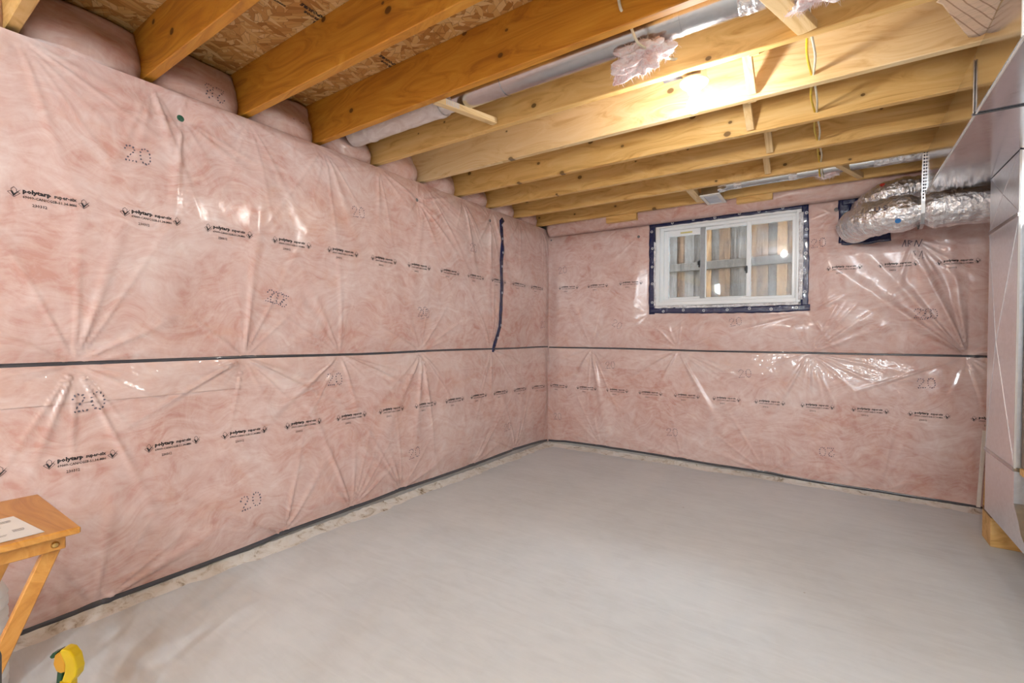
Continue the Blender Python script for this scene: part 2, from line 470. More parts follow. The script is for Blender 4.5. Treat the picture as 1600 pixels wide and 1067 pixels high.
def tag(o, label=None, cat=None, group=None, kind=None):
    if label: o['label'] = label
    if cat: o['category'] = cat
    if group: o['group'] = group
    if kind: o['kind'] = kind
    return o
def thing(name, label, cat, group=None, loc=None):
    o = bpy.data.objects.new(name, None); COL.objects.link(o); o.empty_display_size = .1
    if loc is not None: o.location = loc
    return tag(o, label, cat, group)
def put(mb, name, mat, root, smooth=False):
    """a part in world coordinates under a root that stands at root.location"""
    return mb.build(name, mat, root, smooth, origin=tuple(root.location))

# ------------------------------------------------------------------ wall sheet shape
class VNoise:
    def __init__(s, seed): s.g = np.random.RandomState(seed).rand(256, 256)
    def __call__(s, x, y):
        x = np.asarray(x)+1000.; y = np.asarray(y)+1000.
        xi = np.floor(x).astype(int); yi = np.floor(y).astype(int)
        fx = x-xi; fy = y-yi; fx = fx*fx*(3-2*fx); fy = fy*fy*(3-2*fy)
        g = s.g
        def G(a, b): return g[a % 256, b % 256]
        return (G(xi, yi)*(1-fx)+G(xi+1, yi)*fx)*(1-fy)+(G(xi, yi+1)*(1-fx)+G(xi+1, yi+1)*fx)*fy-.5
VN = VNoise(3)

def z_seam(s, wall):
    return .995 + .012*VN(s*1.3+(7 if wall else 0), 2.2)
_LB = ([-9, -3.8, -2.83, -2., -1.25, -.65, -.15, 0], [.03, .027, .042, .058, .056, .062, .05, .034])
_BB = ([0, .2, .8, 1.6, 2.4, 3.23, 5], [.034, .05, .058, .045, .03, .02, .02])
def z_bot(s, wall):
    a = _BB if wall else _LB
    return np.interp(s, a[0], a[1]) + .012*VN(s*2.6, 5.5+wall)
Z_TOP_L, Z_TOP_B = 2.185, 2.118

PINS = {0: [], 1: []}      # (s, z, cusp depth, fold height, half: +1 folds go up, -1 down)
def pin(w, s, z, cusp, amp, half): PINS[w].append((s, z, cusp, amp, half))
for s in (-4.28, -3.66, -3.027, -2.476, -1.822, -1.0):
    pin(0, s, .995, .03, .010, 1); pin(0, s, .995, .03, .017, -1)
for s in (-3.6, -2.83, -2.40, -2.0, -1.25, -.62):
    pin(0, s, float(z_bot(s, 0)), .02, .012, 1)
for s, z in ((-3.298, 2.073), (-1.858, 2.054), (-1.007, 2.084)):
    pin(0, s, z, .035, .013, 0)
for k in range(0, 10):
    pin(0, JY(k)+.02, 2.18, .02, .007, -1)
for s in (.489, 1.306, 2.273, 3.137):
    pin(1, s, .995, .03, .011 if s < 3 else .026, 1); pin(1, s, .995, .03, .017, -1)
for s in (.6, 1.35, 2.0, 2.7): pin(1, s, float(z_bot(s, 1)), .02, .009, 1)
for s, z in ((.942, 2.018), (2.427, 2.048)): pin(1, s, z, .035, .014, 0)
pin(1, .03, 2.08, .03, .010, 0)
pin(1, 1.05, 1.315, .02, .010, 0); pin(1, 2.262, 1.30, .02, .020, 0); pin(1, 2.25, 2.11, .02, .010, 0)
pin(1, 2.86, 1.78, .02, .016, -1)
RID = {}
for w in (0, 1):
    for i, p in enumerate(PINS[w]):
        R = []
        cnt = 7 if p[4] else 9
        for j in range(cnt):
            if p[4] == 1: th = rng.uniform(.15, math.pi-.15)
            elif p[4] == -1: th = -rng.uniform(.15, math.pi-.15)
            else: th = rng.uniform(-math.pi, math.pi)
            R.append((th, rng.uniform(.03, .085), rng.choice((.07, .10, .16, .28, .5)), rng.uniform(.3, .9)))
        if w == 1 and abs(p[0]-3.137) < .01 and p[4] == 1:
            R += [(1.95, .05, .8, 1.1), (2.2, .05, .8, 1.0), (2.42, .05, .6, .9), (1.7, .05, .7, .9)]
        if p[4]:
            for j in range(4): R.append((p[4]*rng.uniform(.25, math.pi-.25), rng.uniform(.018, .03), rng.uniform(.10, .30), rng.uniform(.5, .9)))
        RID[(w, i)] = R

def smooth01(x): x = np.clip(x, 0, 1); return x*x*(3-2*x)
def rect_mask(s, z, x0, x1, z0, z1, w):
    dx = np.maximum(np.maximum(x0-s, s-x1), 0); dz = np.maximum(np.maximum(z0-z, z-z1), 0)
    return smooth01(np.sqrt(dx*dx+dz*dz)/w)

def disp(s, z, w):
    """how far the poly stands out of the wall plane"""
    s = np.asarray(s, float); z = np.asarray(z, float)
    zs = z_seam(s, w); zb = z_bot(s, w); zt = Z_TOP_B if w else Z_TOP_L
    t = np.where(z > zs, (z-zs)/(zt-zs), (z-zb)/(zs-zb)); t = np.clip(t, 0, 1)
    d = .042*np.sqrt(np.clip(4*t*(1-t), 0, 1)+1e-6)
    edge = smooth01(np.minimum(t, 1-t)*9)
    d = d + edge*(.030*VN(s*1.9+w*31, z*1.6) + .012*VN(s*5+w*17, z*4.2+9) + .004*VN(s*13, z*11+w*5))
    up_ = z > zs
    for i, (ps, pz, cusp, amp, half) in enumerate(PINS[w]):
        ds = s-ps; dz = z-pz; r = np.sqrt(ds*ds+dz*dz)
        near = r < 1.5
        if not near.any(): continue
        th = np.arctan2(dz, ds)
        same = (up_ == (pz > .99)) if abs(pz-.995) > .02 else (up_ if half > 0 else ~up_)
        e = (1-np.exp(-(r/.05)**2))
        f = np.zeros_like(d)
        for (tj, wj, Lj, aj) in RID[(w, i)]:
            dth = np.abs((th-tj+math.pi) % (2*math.pi)-math.pi)
            f += aj*np.exp(-(dth/wj)**2)*np.exp(-r/Lj)
        d = d + np.where(same, amp*e*f*1.6, 0) - np.where(same, 1, 0)*np.minimum(cusp, d*.9)*np.exp(-(r/.07))
    if w == 0:
        d = d*(.25+.75*smooth01(-s/.16))
    else:
        d = d*(.25+.75*smooth01(s/.16))
        m = rect_mask(s, z, 1.06, 2.24, 1.32, 2.11, .16)
        d = d*m + .004*(1-m)
        m = rect_mask(s, z, 2.44, 2.80, 1.80, 2.11, .10)
        d = d*m + .008*(1-m)
    return np.maximum(d, .003)

def w2p(s, d, z, w):
    return np.stack([d, s, z], -1) if w == 0 else np.stack([s, -d, z], -1)

def sheet(name, w, S, zlo, zhi, nz, mat, parent, off=0.0, hole=None):
    v = np.linspace(0, 1, nz)
    SS, VV = np.meshgrid(S, v, indexing='ij')
    ZZ = zlo(SS)*(1-VV)+zhi(SS)*VV
    if hole:
        # snap the nearest grid lines onto the opening
        pass
    D = disp(SS, ZZ, w)+off
    P = w2p(SS, D, ZZ, w)
    ns = len(S)
    idx = np.arange(ns*nz).reshape(ns, nz)
    F = np.stack([idx[:-1, :-1], idx[1:, :-1], idx[1:, 1:], idx[:-1, 1:]], -1).reshape(-1, 4)
    if w == 0: F = F[:, ::-1] if False else F
    if hole:
        cs = (SS[:-1, :-1]+SS[1:, 1:])/2; cz = (ZZ[:-1, :-1]+ZZ[1:, 1:])/2
        keep = ~((cs > hole[0]) & (cs < hole[1]) & (cz > hole[2]) & (cz < hole[3]))
        F = F[keep.ravel()]
    return from_np(name, P.reshape(-1, 3), F[:, ::-1] if w == 0 else F, mat, parent, True)

# ------------------------------------------------------------------ structure: floor, ceiling, walls
fl = MB().box((-.3, YN-.2, -.15), (XR+.2, .3, 0)).build('floor', 'floor'); tag(fl, kind='structure')

ceil = bpy.data.objects.new('ceiling', None); COL.objects.link(ceil); tag(ceil, kind='structure')
ZO = H+JD
PANEL_X = [-.25, .97, 2.19, 3.41, XR]
for i in range(4):
    y = .25 - (1.22 if i % 2 else .35)
    ys = [.25]
    while y > YN: ys.append(y); y -= 2.44
    ys.append(YN)
    for a, b in zip(ys[:-1], ys[1:]):
        MB().box((PANEL_X[i]+.0012, b+.0012, ZO), (PANEL_X[i+1]-.0012, a-.0012, ZO+.018)).build('osb_panel', 'osb', ceil)
up_slab = MB().box((-.3, YN-.2, ZO+.02), (XR+.2, .3, ZO+.12)).build('subfloor_top', 'slab', ceil)

wl = MB().box((-.3, YN-.2, 0), (-.012, .012, 2.125)).build('wall_left', 'slab'); tag(wl, kind='structure')
rim = MB().box((-.3, YN-.2, 2.125), (-.16, .012, ZO)).build('trim_1', 'joist_honey'); tag(rim, kind='structure')
WX0, WX1, WZ0, WZ1 = 1.10, 2.21, 1.38, 2.105
wb = MB()
wb.box((-.3, .012, 0), (XR+.2, .3, WZ0)).box((-.3, .012, WZ0), (WX0, .3, WZ1)).box((WX1, .012, WZ0), (XR+.2, .3, WZ1)).box((-.3, .012, WZ1), (XR+.2, .3, ZO))
wb = wb.build('wall_back', 'slab'); tag(wb, kind='structure')
wr = MB().box((XR, YN-.2, 0), (XR+.2, .012, ZO)).build('wall_right', 'rear_wall'); tag(wr, kind='structure')
wn = MB().box((-.012, YN-.2, 0), (XR, YN, ZO)).build('wall_near', 'rear_wall'); tag(wn, kind='structure')

SL = np.concatenate([np.arange(YN+.01, -4.5, .06), np.arange(-4.5, -.0005, .008), [-.0005]])
SB = np.concatenate([np.arange(.0005, 3.4, .008), np.arange(3.4, XR-.01, .05)])
zsL = lambda s: z_seam(s, 0); zsB = lambda s: z_seam(s, 1)
sh_ul = sheet('poly_sheet', 0, SL, lambda s: zsL(s)+.004, lambda s: 0*s+Z_TOP_L, 150, MAT['pink'], wl)
sh_ll = sheet('poly_sheet', 0, SL, lambda s: z_bot(s, 0), lambda s: zsL(s)-.004, 122, MAT['pink'], wl)
sh_ub = sheet('poly_sheet', 1, SB, lambda s: zsB(s)+.004, lambda s: 0*s+Z_TOP_B, 150, MAT['pink'], wb, hole=(WX0-.012, WX1+.012, WZ0-.012, WZ1+.02))
sh_lb = sheet('poly_sheet', 1, SB, lambda s: z_bot(s, 1), lambda s: zsB(s)-.004, 122, MAT['pink'], wb)
SLf = np.arange(-4.5, -.02, .008); SBf = np.arange(.02, 3.4, .008)
zfl = lambda s: .850+.012*VN(s*1.1, 8.8)
zfb = lambda s: .815+.012*VN(s*1.1, 3.8)
sheet('overlap_flap', 0, SLf, zfl, lambda s: zsL(s)-.006, 24, MAT['pink_flap'], wl, off=.0055)
sheet('overlap_flap', 1, SBf, zfb, lambda s: zsB(s)-.006, 24, MAT['pink_flap'], wb, off=.0055)

def bead(name, w, S, zf, half, parent):
    """flattened sealant line showing along an edge of the sheets"""
    V = []; F = []
    for i, s in enumerate(S):
        z = float(zf(s)); hh = half*(1+.35*float(VN(s*6, 4.4)))
        d0 = float(disp(s, z+.012, w))
        for (dz, dd) in ((-hh, .001), (-hh*.6, .005), (hh*.6, .005), (hh, .001)):
            p = w2p(np.array(s), np.array(d0*.6+dd), np.array(z+dz), w); V.append(p)
    n = len(S)
    for i in range(n-1):
        for j in range(3): F.append((i*4+j, (i+1)*4+j, (i+1)*4+j+1, i*4+j+1))
    return from_np(name, V, F, MAT['sealant'], parent, True)
bead('sealant_bead', 0, np.arange(-4.6, -.004, .02), zsL, .0085, wl)
bead('sealant_bead', 1, np.arange(.004, 3.6, .02), zsB, .0085, wb)
bead('sealant_bead', 0, np.arange(-4.6, -.004, .02), lambda s: z_bot(s, 0)+.004, .0125, wl)
bead('sealant_bead', 1, np.arange(.004, 3.6, .02), lambda s: z_bot(s, 1)+.004, .011, wb)
# dark groove where the two walls meet
MB().tube([(.012, -.012, z) for z in np.linspace(.03, 2.10, 40)], .004, 6).build('corner_crease', 'pink_batt', wl)

def ledge(name, w, S, wid, hgt, parent=None):
    m = 9
    V = []; F = []
    for s in S:
        W = wid*(1+.7*float(VN(s*3.1, 1.5+w))+.35*float(VN(s*17, 6+w))); Hh = hgt*(1+.5*float(VN(s*4, 9.1+w)))
        for j in range(m):
            a = j/(m-1)
            zz = Hh*(1-a)**1.4 + .006*float(VN(s*30, a*7+w*9))*(1-a)
            V.append(w2p(np.array(s), np.array(a*W), np.array(max(zz, 0) if j < m-1 else -.002), w))
    n = len(S)
    for i in range(n-1):
        for j in range(m-1): F.append((i*m+j, (i+1)*m+j, (i+1)*m+j+1, i*m+j+1))
    o = from_np(name, V, F, MAT['mortar'], parent, True); return o
tag(ledge('baseboard_left', 0, np.arange(-4.7, -.01, .012), .085, .022), kind='structure')
tag(ledge('baseboard_back', 1, np.arange(.01, 3.7, .012), .085, .022), kind='structure')

# ------------------------------------------------------------------ printing on the poly
def text_mesh(body, size, sx=1.0, bold=0.0, align='LEFT'):
    cu = bpy.data.curves.new('printed_text', 'FONT'); cu.body = body; cu.size = size; cu.resolution_u = 1
    cu.offset = bold; cu.align_x = align; cu.fill_mode = 'FRONT'
    ob = bpy.data.objects.new('printed_text', cu); COL.objects.link(ob)
    dg = bpy.context.evaluated_depsgraph_get()
    me = bpy.data.meshes.new_from_object(ob.evaluated_get(dg))
    V = np.array([v.co[:2] for v in me.vertices])
    me.calc_loop_triangles()
    T = np.array([t.vertices[:] for t in me.loop_triangles])
    bpy.data.objects.remove(ob); bpy.data.curves.remove(cu); bpy.data.meshes.remove(me)
    V[:, 0] *= sx
    return V, T
def fit_w(vt, x0, x1):
    V, T = vt; V = V.copy(); a, b = V[:, 0].min(), V[:, 0].max()
    V[:, 0] = x0+(V[:, 0]-a)/(b-a)*(x1-x0); return V, T
def join2(parts):
    V = []; T = []; b = 0
    for v, t in parts:
        V.append(v); T.append(np.asarray(t)+b); b += len(v)
    return np.concatenate(V), np.concatenate(T)
def stroke(pts, w):
    V = []; T = []
    for (a, b) in zip(pts[:-1], pts[1:]):
        a = np.array(a); b = np.array(b); d = b-a; d = d/np.linalg.norm(d); n = np.array([-d[1], d[0]])*w/2
        k = len(V); V += [a-n-d*w*.3, a+n-d*w*.3, b+n+d*w*.3, b-n+d*w*.3]; T += [(k, k+1, k+2), (k, k+2, k+3)]
    return np.array(V), np.array(T)
def check_badge(cx):
    a = .0155
    dia = stroke([(cx-a, 0), (cx-.4*a, .35*a), (cx-.45*a, .8*a), (cx, a*1.25), (cx+.45*a, .8*a), (cx+.4*a, .35*a), (cx+a, 0), (cx, -a), (cx-a, 0)], .0013)
    chk = (np.array([(cx-.0085, .004), (cx-.001, -.0135), (cx+.018, .0145), (cx+.0008, -.0030), (cx-.0035, .0055)]), np.array([(0, 1, 3), (0, 3, 4), (1, 2, 3)]))
    return join2([dia, chk])
W1 = fit_w(text_mesh('polytarp', .0200, 1.3, .0010), .040, .114)
W2 = fit_w(text_mesh('super-six', .0185, 1.3, .0006), .121, .183)
W3 = fit_w(text_mesh('69009-CAN/CGSB-51.34-M86', .0130, 1, .00022), .040, .183)
W4 = fit_w(text_mesh('230312', .0145, 1, .0002), .064, .103)
for Wt, dy in ((W1, .005), (W2, .005), (W3, -.0140), (W4, -.040)): Wt[0][:, 1] += dy
STAMP = join2([W1, W2, W3, W4, check_badge(.018), check_badge(.203)])
def subdivide_long(V, T, lim=.02):
    return V, T
def print_on(name, VT, w, s0, z0, rot, mat, parent, off=.0014, slope=0.0):
    V, T = VT
    c, sn = math.cos(rot), math.sin(rot)
    S = s0+V[:, 0]*c-V[:, 1]*sn; Z = z0+V[:, 0]*(sn+slope)+V[:, 1]*c
    P = w2p(S, disp(S, Z, w)+off, Z, w)
    o = from_np(name, P, T if w == 1 else T[:, ::-1], mat, parent, False)
    return o
for i in range(-3, 12):
    if -3.843+.3115*i+.22 < -.02: print_on('ink_stamp', STAMP, 0, -3.843+.3115*i, 1.606-.0030*i, 0, MAT['ink'], sh_ul, slope=-.01)
for i in range(-2, 12):
    if -3.759+.3075*i+.22 < -.01: print_on('ink_stamp', STAMP, 0, -3.759+.3075*i, .628-.0015*i, 0, MAT['ink'], sh_ll)
for s, z in ((.139, 1.587), (.449, 1.588), (.772, 1.596), (2.366, 1.614), (2.667, 1.612), (2.972, 1.607), (3.28, 1.60)):
    print_on('ink_stamp', STAMP, 1, s, z, 0, MAT['ink'], sh_ub)
for i in range(11):
    print_on('ink_stamp', STAMP, 1, .029+.3123*i, .606-.001*i, 0, MAT['ink'], sh_lb)

GL = {'2': [(0, 4.6), (.6, 5.7), (1.7, 6), (2.8, 5.6), (3.1, 4.6), (2.6, 3.6), (1.7, 2.6), (.8, 1.5), (.1, .2), (1.2, .2), (2.3, .2), (3.4, .2)],
      '0': [(0, 3), (.1, 4.4), (.7, 5.6), (1.7, 6), (2.7, 5.6), (3.3, 4.4), (3.4, 3), (3.3, 1.6), (2.7, .4), (1.7, 0), (.7, .4), (.1, 1.6)],
      '8': [(1.7, 3.1), (.6, 3.9), (.4, 5), (1.7, 6), (3, 5), (2.8, 3.9), (.5, 2.3), (.1, 1.1), (.8, .2), (1.7, 0), (2.6, .2), (3.3, 1.1), (2.9, 2.3)]}
def dots(txt, h, rad):
    rad *= .72
    V = []; T = []; x0 = 0
    for ch in txt:
        for (x, y) in GL[ch]:
            cx = (x0+x)*h/6; cy = (y-3)*h/6; k = len(V)
            rx = rad*rng.uniform(.7, 1.35); ry = rad*rng.uniform(.8, 1.5); sk = rng.uniform(-.3, .5)
            for j in range(7):
                a = 2*math.pi*j/7; V.append((cx+rx*math.cos(a)+sk*ry*math.sin(a), cy+ry*math.sin(a)))
            T += [(k, k+j, k+j+1) for j in range(1, 6)]
        x0 += 5.0
    V = np.array(V); V[:, 0] -= V[:, 0].mean()
    return V, np.array(T)
for s, z, r in ((-3.467, 1.849, .05), (-2.373, 1.853, .1), (-2.881, 1.304, -.2), (-2.86, 1.295, 2.9), (-1.824, 1.277, .1), (-1.80, 1.262, .2), (-1.268, 1.81, 0), (-.176, 1.223, .1)):
    print_on('ink_number', dots('20', .062, .0046), 0, s, z, r, MAT['ink_faint'], sh_ul)
for s, z, r in ((-3.625, .847, .08), (-3.012, .283, .12), (-2.527, .853, 0), (-1.911, .30, .1), (-.783, .301, .1)):
    print_on('ink_number', dots('20', .066, .0049), 0, s, z, r, MAT['ink_faint'], sh_ll, off=.0072 if z > .8 else .0014)
for s, z, r in ((.182, 1.765, .1), (2.319, 1.815, .05), (.76, 1.221, -.5), (1.762, 1.234, .2), (2.912, 1.277, 0), (2.94, 1.27, .1)):
    print_on('ink_number', dots('20', .062, .0046), 1, s, z, r, MAT['ink_faint'], sh_ub)
for s, z, r in ((.128, .298, .1), (1.269, .279, .05), (2.39, .271, 3.2), (.693, .84, .1), (1.837, .819, .1), (2.937, .81, .1)):
    print_on('ink_number', dots('20', .062, .0046), 1, s, z, r, MAT['ink_faint'], sh_lb, off=.0072 if z > .75 else .0014)
HW = {'a': stroke([(0, 0), (.012, .05), (.02, 0)], .004), 'b': stroke([(.03, 0), (.03, .045), (.05, .035), (.033, .024), (.052, 0)], .004),
      'c': stroke([(.062, 0), (.07, .045), (.085, 0), (.10, .05)], .004)}
scrawl = join2([HW['a'], HW['b'], HW['c'], stroke([(.075, -.06), (.06, -.035), (.082, -.03), (.07, -.06)], .003), stroke([(.095, -.07), (.105, -.03), (.115, -.075)], .003), stroke([(.09, -.085), (.14, -.07)], .003)])
print_on('marker_scrawl', scrawl, 1, 2.80, 1.735, -.1, MAT['ink_faint'], sh_ub)

# plastic cap fasteners in the poly
def cap_nail(w, s, z, mat, r=.016):
    mb = MB(); d = float(disp(s, z, w))
    ax = (1, 0, 0) if w == 0 else (0, -1, 0)
    c = (d+.001, s, z) if w == 0 else (s, -d-.001, z)
    mb.lathe([(r, 0), (r, .002), (r*.75, .004), (r*.35, .0035), (r*.3, .006), (.0005, .0065)], c, 14, ax)
    return mb.build('cap_nail', mat, sh_ul if w == 0 else sh_ub, True)
cap_nail(0, -3.298, 2.073, 'screw_green'); cap_nail(0, -1.858, 2.054, 'screw_grey', .013); cap_nail(0, -1.007, 2.084, 'screw_grey', .013)
cap_nail(1, .942, 2.018, 'screw_grey', .013); cap_nail(1, 2.427, 2.048, 'screw_grey', .015); cap_nail(1, .03, 2.085, 'screw_grey', .008)

# ------------------------------------------------------------------ insulation batts in the rim
def pillow(name, fn, nu, nv, label, cat, group, mat='pink_batt'):
    V = []; F = []
    for i in range(nu+1):
        for j in range(nv+1): V.append(fn(i/nu, j/nv))
    for i in range(nu):
        for j in range(nv):
            a = i*(nv+1)+j; F.append((a, a+nv+1, a+nv+2, a+1))
    o = from_np(name, V, F, MAT[mat], None, True)
    sol = o.modifiers.new('thickness', 'SOLIDIFY'); sol.thickness = .05; sol.offset = 0
    return tag(o, label, cat, group)
ORD = ['first', 'second', 'third', 'fourth', 'fifth', 'sixth', 'seventh', 'eighth', 'ninth', 'tenth']
batts = []
for k in range(-1, 9):
    y0 = JY(k)+JT+.010; y1 = JY(k+1)-.010
    if k == -1: y0 = JY(0)-.34
    sd = k*3.7
    def fn(u, v, y0=y0, y1=y1, sd=sd):
        e = min(u, 1-u)*2; e = math.sqrt(max(0, 1-(1-e)**2))
        z = 2.175+(ZO-.028-2.175)*v
        prof = (1-abs(v-.30)/.75)
        x = -.105+.115*e*max(prof, 0)-.06*max(v-.5, 0)+.02*float(VN(u*3+sd, v*3))+.008*float(VN(u*9+sd, v*8))
        return (x, y0+(y1-y0)*u, z)
    lab = ('pink insulation batt in the rim bay left of the leftmost joist' if k == -1 else
           'pink batt in the rim bay between the %s and %s joists from the left' % (ORD[k], ORD[k+1]))
    o = pillow('insulation_batt', fn, 26, 18, lab, 'insulation', 'pink batts between the joist ends'); batts.append(o)
    if k in (1, 2):      # upside-down stencil on the batts
        V, T = dots('28', .062, .0046)
        cu, cv = ((.62, .30) if k == 1 else (.62, .52))
        P = []
        for (a, b) in V:
            P.append(Vector(fn(cu-a/(y1-y0), cv-b/(ZO-.028-2.175)))+Vector((.035, 0, -.006)))
        from_np('ink_number', P, T[:, ::-1], MAT['ink_faint'], o, False)
def fnb(u, v):
    e = math.sqrt(max(0, 1-(2*v-1)**2)); x = .03+3.5*u
    return (x, -.030-.050*e-.025*float(VN(x*2.2, v*2+4))-.01*float(VN(x*7, v*5)), 2.125+.20*v)
pillow('insulation_batt', fnb, 160, 10, 'long pink insulation strip atop the window wall behind the last joist', 'insulation', 'pink batts between the joist ends')

# ------------------------------------------------------------------ joists
JMAT = {0: 'joist_honey', 1: 'joist_shaded', 2: 'joist_shaded', 3: 'joist_shaded', 4: 'joist_honey', 5: 'joist_lit', 6: 'joist_honey', 7: 'joist_honey', 8: 'joist_honey', 9: 'joist_honey'}
JLAB = ['short end of a pine floor joist in the top left corner, leftmost of the row',
        'pine floor joist, second from the left, ending beside the upside-down 28 mark',
        'knotty pine floor joist, third from the left',
        'long pine floor joist in front of the round metal pipe, fourth from the left',
        'pine floor joist behind the round metal pipe, fifth from the left, carrying the lamp box',
        'pine floor joist brightly lit right behind the bare bulb, sixth from the left',
        'pine floor joist just behind the brightly lit one, seventh from the left',
        'pine floor joist third from the window wall, eighth from the left',
        'pine floor joist in front of the thin branch pipe, second from the window wall',
        'last pine floor joist right at the window wall, tenth from the left']
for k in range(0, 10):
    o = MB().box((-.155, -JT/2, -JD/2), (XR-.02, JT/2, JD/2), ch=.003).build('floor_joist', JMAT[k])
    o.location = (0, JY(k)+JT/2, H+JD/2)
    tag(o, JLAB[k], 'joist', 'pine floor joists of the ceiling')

def stick(name, p0, p1, w, h, label, cat='brace', group=None, mat='brace', upv=(0, 0, 1)):
    p0 = Vector(p0); p1 = Vector(p1)
    x = p1-p0; L = x.length; x.normalize(); y = Vector(upv).cross(x).normalized(); z = x.cross(y)
    o = MB().box((-L/2, -w/2, -h/2), (L/2, w/2, h/2), ch=.0015).build(name, mat)
    m = Matrix((x, y, z)).transposed().to_4x4(); m.translation = (p0+p1)/2
    o.matrix_world = m
    return tag(o, label, cat, group)
G = 'wooden cross braces between joists'
for k, x, nm in ((4, 2.105, 'behind the bulb'), (5, 2.045, 'between the sixth and seventh joists'),
                 (6, 2.095, 'between the seventh and eighth joists'), (7, 2.043, 'between the eighth and ninth joists')):
    ya = JY(k)+JT+.001; yb = JY(k+1)-.001
    c = Vector((0, yb-ya, -.200)).normalized()
    stick('cross_brace', (x, ya+.012, H+.215), (x, yb-.012, H+.022), .036, .036, 'wooden cross brace dropping to the joist bottom %s' % nm, 'brace', G, upv=(1, 0, 0))
    stick('cross_brace', (x+.05, ya+.012, H+.022), (x+.05, yb-.012, H+.215), .036, .036, 'wooden cross brace rising to the subfloor %s' % nm, 'brace', G, upv=(1, 0, 0))
stick('pipe_support', (.865, JY(3)+JT+.001, H+.015), (.945, JY(4)-.001, H+.030), .036, .030, 'short pale wooden strip with faded stamp holding the pipe beside the white duct sleeve', 'brace')
stick('pipe_support', (2.215, JY(3)+JT+.001, H+.016), (2.335, JY(4)-.001, H+.016), .062, .030, 'pale flat board under the right end of the round metal pipe', 'brace')
stick('pipe_support', (2.43, JY(8)+JT+.001, H+.020), (2.56, JY(9)-.001, H+.020), .036, .036, 'small pine strip under the thin pipe above the window\'s right side', 'brace')
stick('pipe_support', (1.520, JY(8)+JT+.001, H+.0195), (1.512, JY(9)-.001, H+.0195), .055, .038, 'pine nailer left of the small register boot', 'brace')
# faded barcode-like stamp on the strip beside the white sleeve
sp = bpy.data.objects['pipe_support']
fm = MB()
for i in range(9): fm.box((-.135+i*.009, -.0186, -.012), (-.131+i*.009, -.0181, .014))
fm.build('faded_stamp', 'register_face', sp)
for x0, x1, zb_, nm in ((.68, .965, 2.150, 'left of the window'), (1.775, 2.025, 2.162, 'above the window\'s right half')):
    o = MB().box((x0, JY(9)+JT+.001, zb_), (x1, -.026, 2.40), ch=.002).build('wall_top_block', 'joist_honey')
    tag(o, 'pine block above the wall top %s, behind the last joist' % nm, 'block', 'pine blocks on the wall top')

# print on the OSB underside
def osb_print(lines, ox, oy):
    parts = []
    for body, size, bold, dx, dy in lines:
        V, T = text_mesh(body, size, 1.0, bold); V = V.copy(); V[:, 0] += dx; V[:, 1] += dy; parts.append((V, T))
    V, T = join2(parts)
    P = np.stack([ox-V[:, 1]*1.0, oy-V[:, 0], np.full(len(V), ZO-.0012)], -1)
    return P, T
for ox, oy in ((.655, -3.00), (.64, -2.59)):
    P, T = osb_print([('EXPOSURE', .024, .0012, 0, 0), ('FLOOR', .02, .001, .02, .03), ('24', .024, .001, .0, .055)], ox, oy)
    from_np('panel_print', P, T, MAT['ink'], ceil, False)
P, T = osb_print([('CONST', .014, .0007, 0, 0)], .586, -3.14)
from_np('panel_print', P, T, MAT['ink'], ceil, False)

# ------------------------------------------------------------------ window
win = bpy.data.objects.new('window_1', None); COL.objects.link(win); tag(win, kind='structure')
def frame(mb, x0, x1, z0, z1, wl_, wr_, wt, wb_, y0, y1, ch=.003):
    mb.box((x0, y0, z0), (x0+wl_, y1, z1), ch=ch); mb.box((x1-wr_, y0, z0), (x1, y1, z1), ch=ch)
    mb.box((x0+wl_-.001, y0+.0005, z1-wt), (x1-wr_+.001, y1-.0005, z1), ch=ch); mb.box((x0+wl_-.001, y0+.0005, z0), (x1-wr_+.001, y1-.0005, z0+wb_), ch=ch)
mb = MB(); frame(mb, WX0+.001, WX1-.001, WZ0+.001, WZ1-.001, .034, .030, .034, .034, -.012, .20); put(mb, 'jamb', 'vinyl', win)
mb = MB(); frame(mb, 1.133, 2.181, 1.413, 2.072, .030, .014, .026, .026, .022, .13); put(mb, 'window_frame', 'vinyl', win)
mb = MB(); frame(mb, 1.160, 1.475, 1.436, 2.048, .040, .010, .054, .022, .050, .075); sl = put(mb, 'sash', 'vinyl', win)
mb = MB(); frame(mb, 1.500, 1.850, 1.436, 2.048, .010, .012, .024, .014, .055, .080); put(mb, 'sash', 'vinyl', win)
mb = MB(); frame(mb, 1.828, 2.170, 1.408, 2.048, .034, .022, .030, .032, .028, .052); sr = put(mb, 'sash', 'vinyl', win)
mb = MB().box((1.469, .040, 1.437), (1.508, .085, 2.047), ch=.003); put(mb, 'mullion', 'vinyl_dark', win)
mb = MB().box((1.508, .046, 1.45), (1.516, .056, 2.03)); put(mb, 'glazing_bead', 'vinyl', win)
mb = MB().box((1.200, .058, 1.456), (1.468, .070, 1.996)); put(mb, 'pane', 'glass', win)
mb = MB().box((1.510, .062, 1.448), (1.840, .074, 2.026)); put(mb, 'pane', 'glass', win)
mb = MB().box((1.860, .032, 1.438), (2.150, .046, 2.020)); put(mb, 'pane', 'glass_dirty', win)
for lx, ly, lz in ((1.466, .038, 1.735), (1.834, .024, 1.66)):
    mb = MB().box((lx-.012, ly-.008, lz-.03), (lx+.004, ly+.004, lz+.03), ch=.004).box((lx-.016, ly-.020, lz-.012), (lx-.004, ly-.007, lz+.02), ch=.004)
    put(mb, 'latch', 'black_plastic', win)
mb = MB().box((1.30, .0475, 2.012), (1.40, .0497, 2.026)); put(mb, 'sticker', 'label_yellow', win)
mb = MB().box((1.88, .0255, 1.728), (1.89, .0275, 1.775)); put(mb, 'glazing_clip', 'vinyl', sr) if False else None

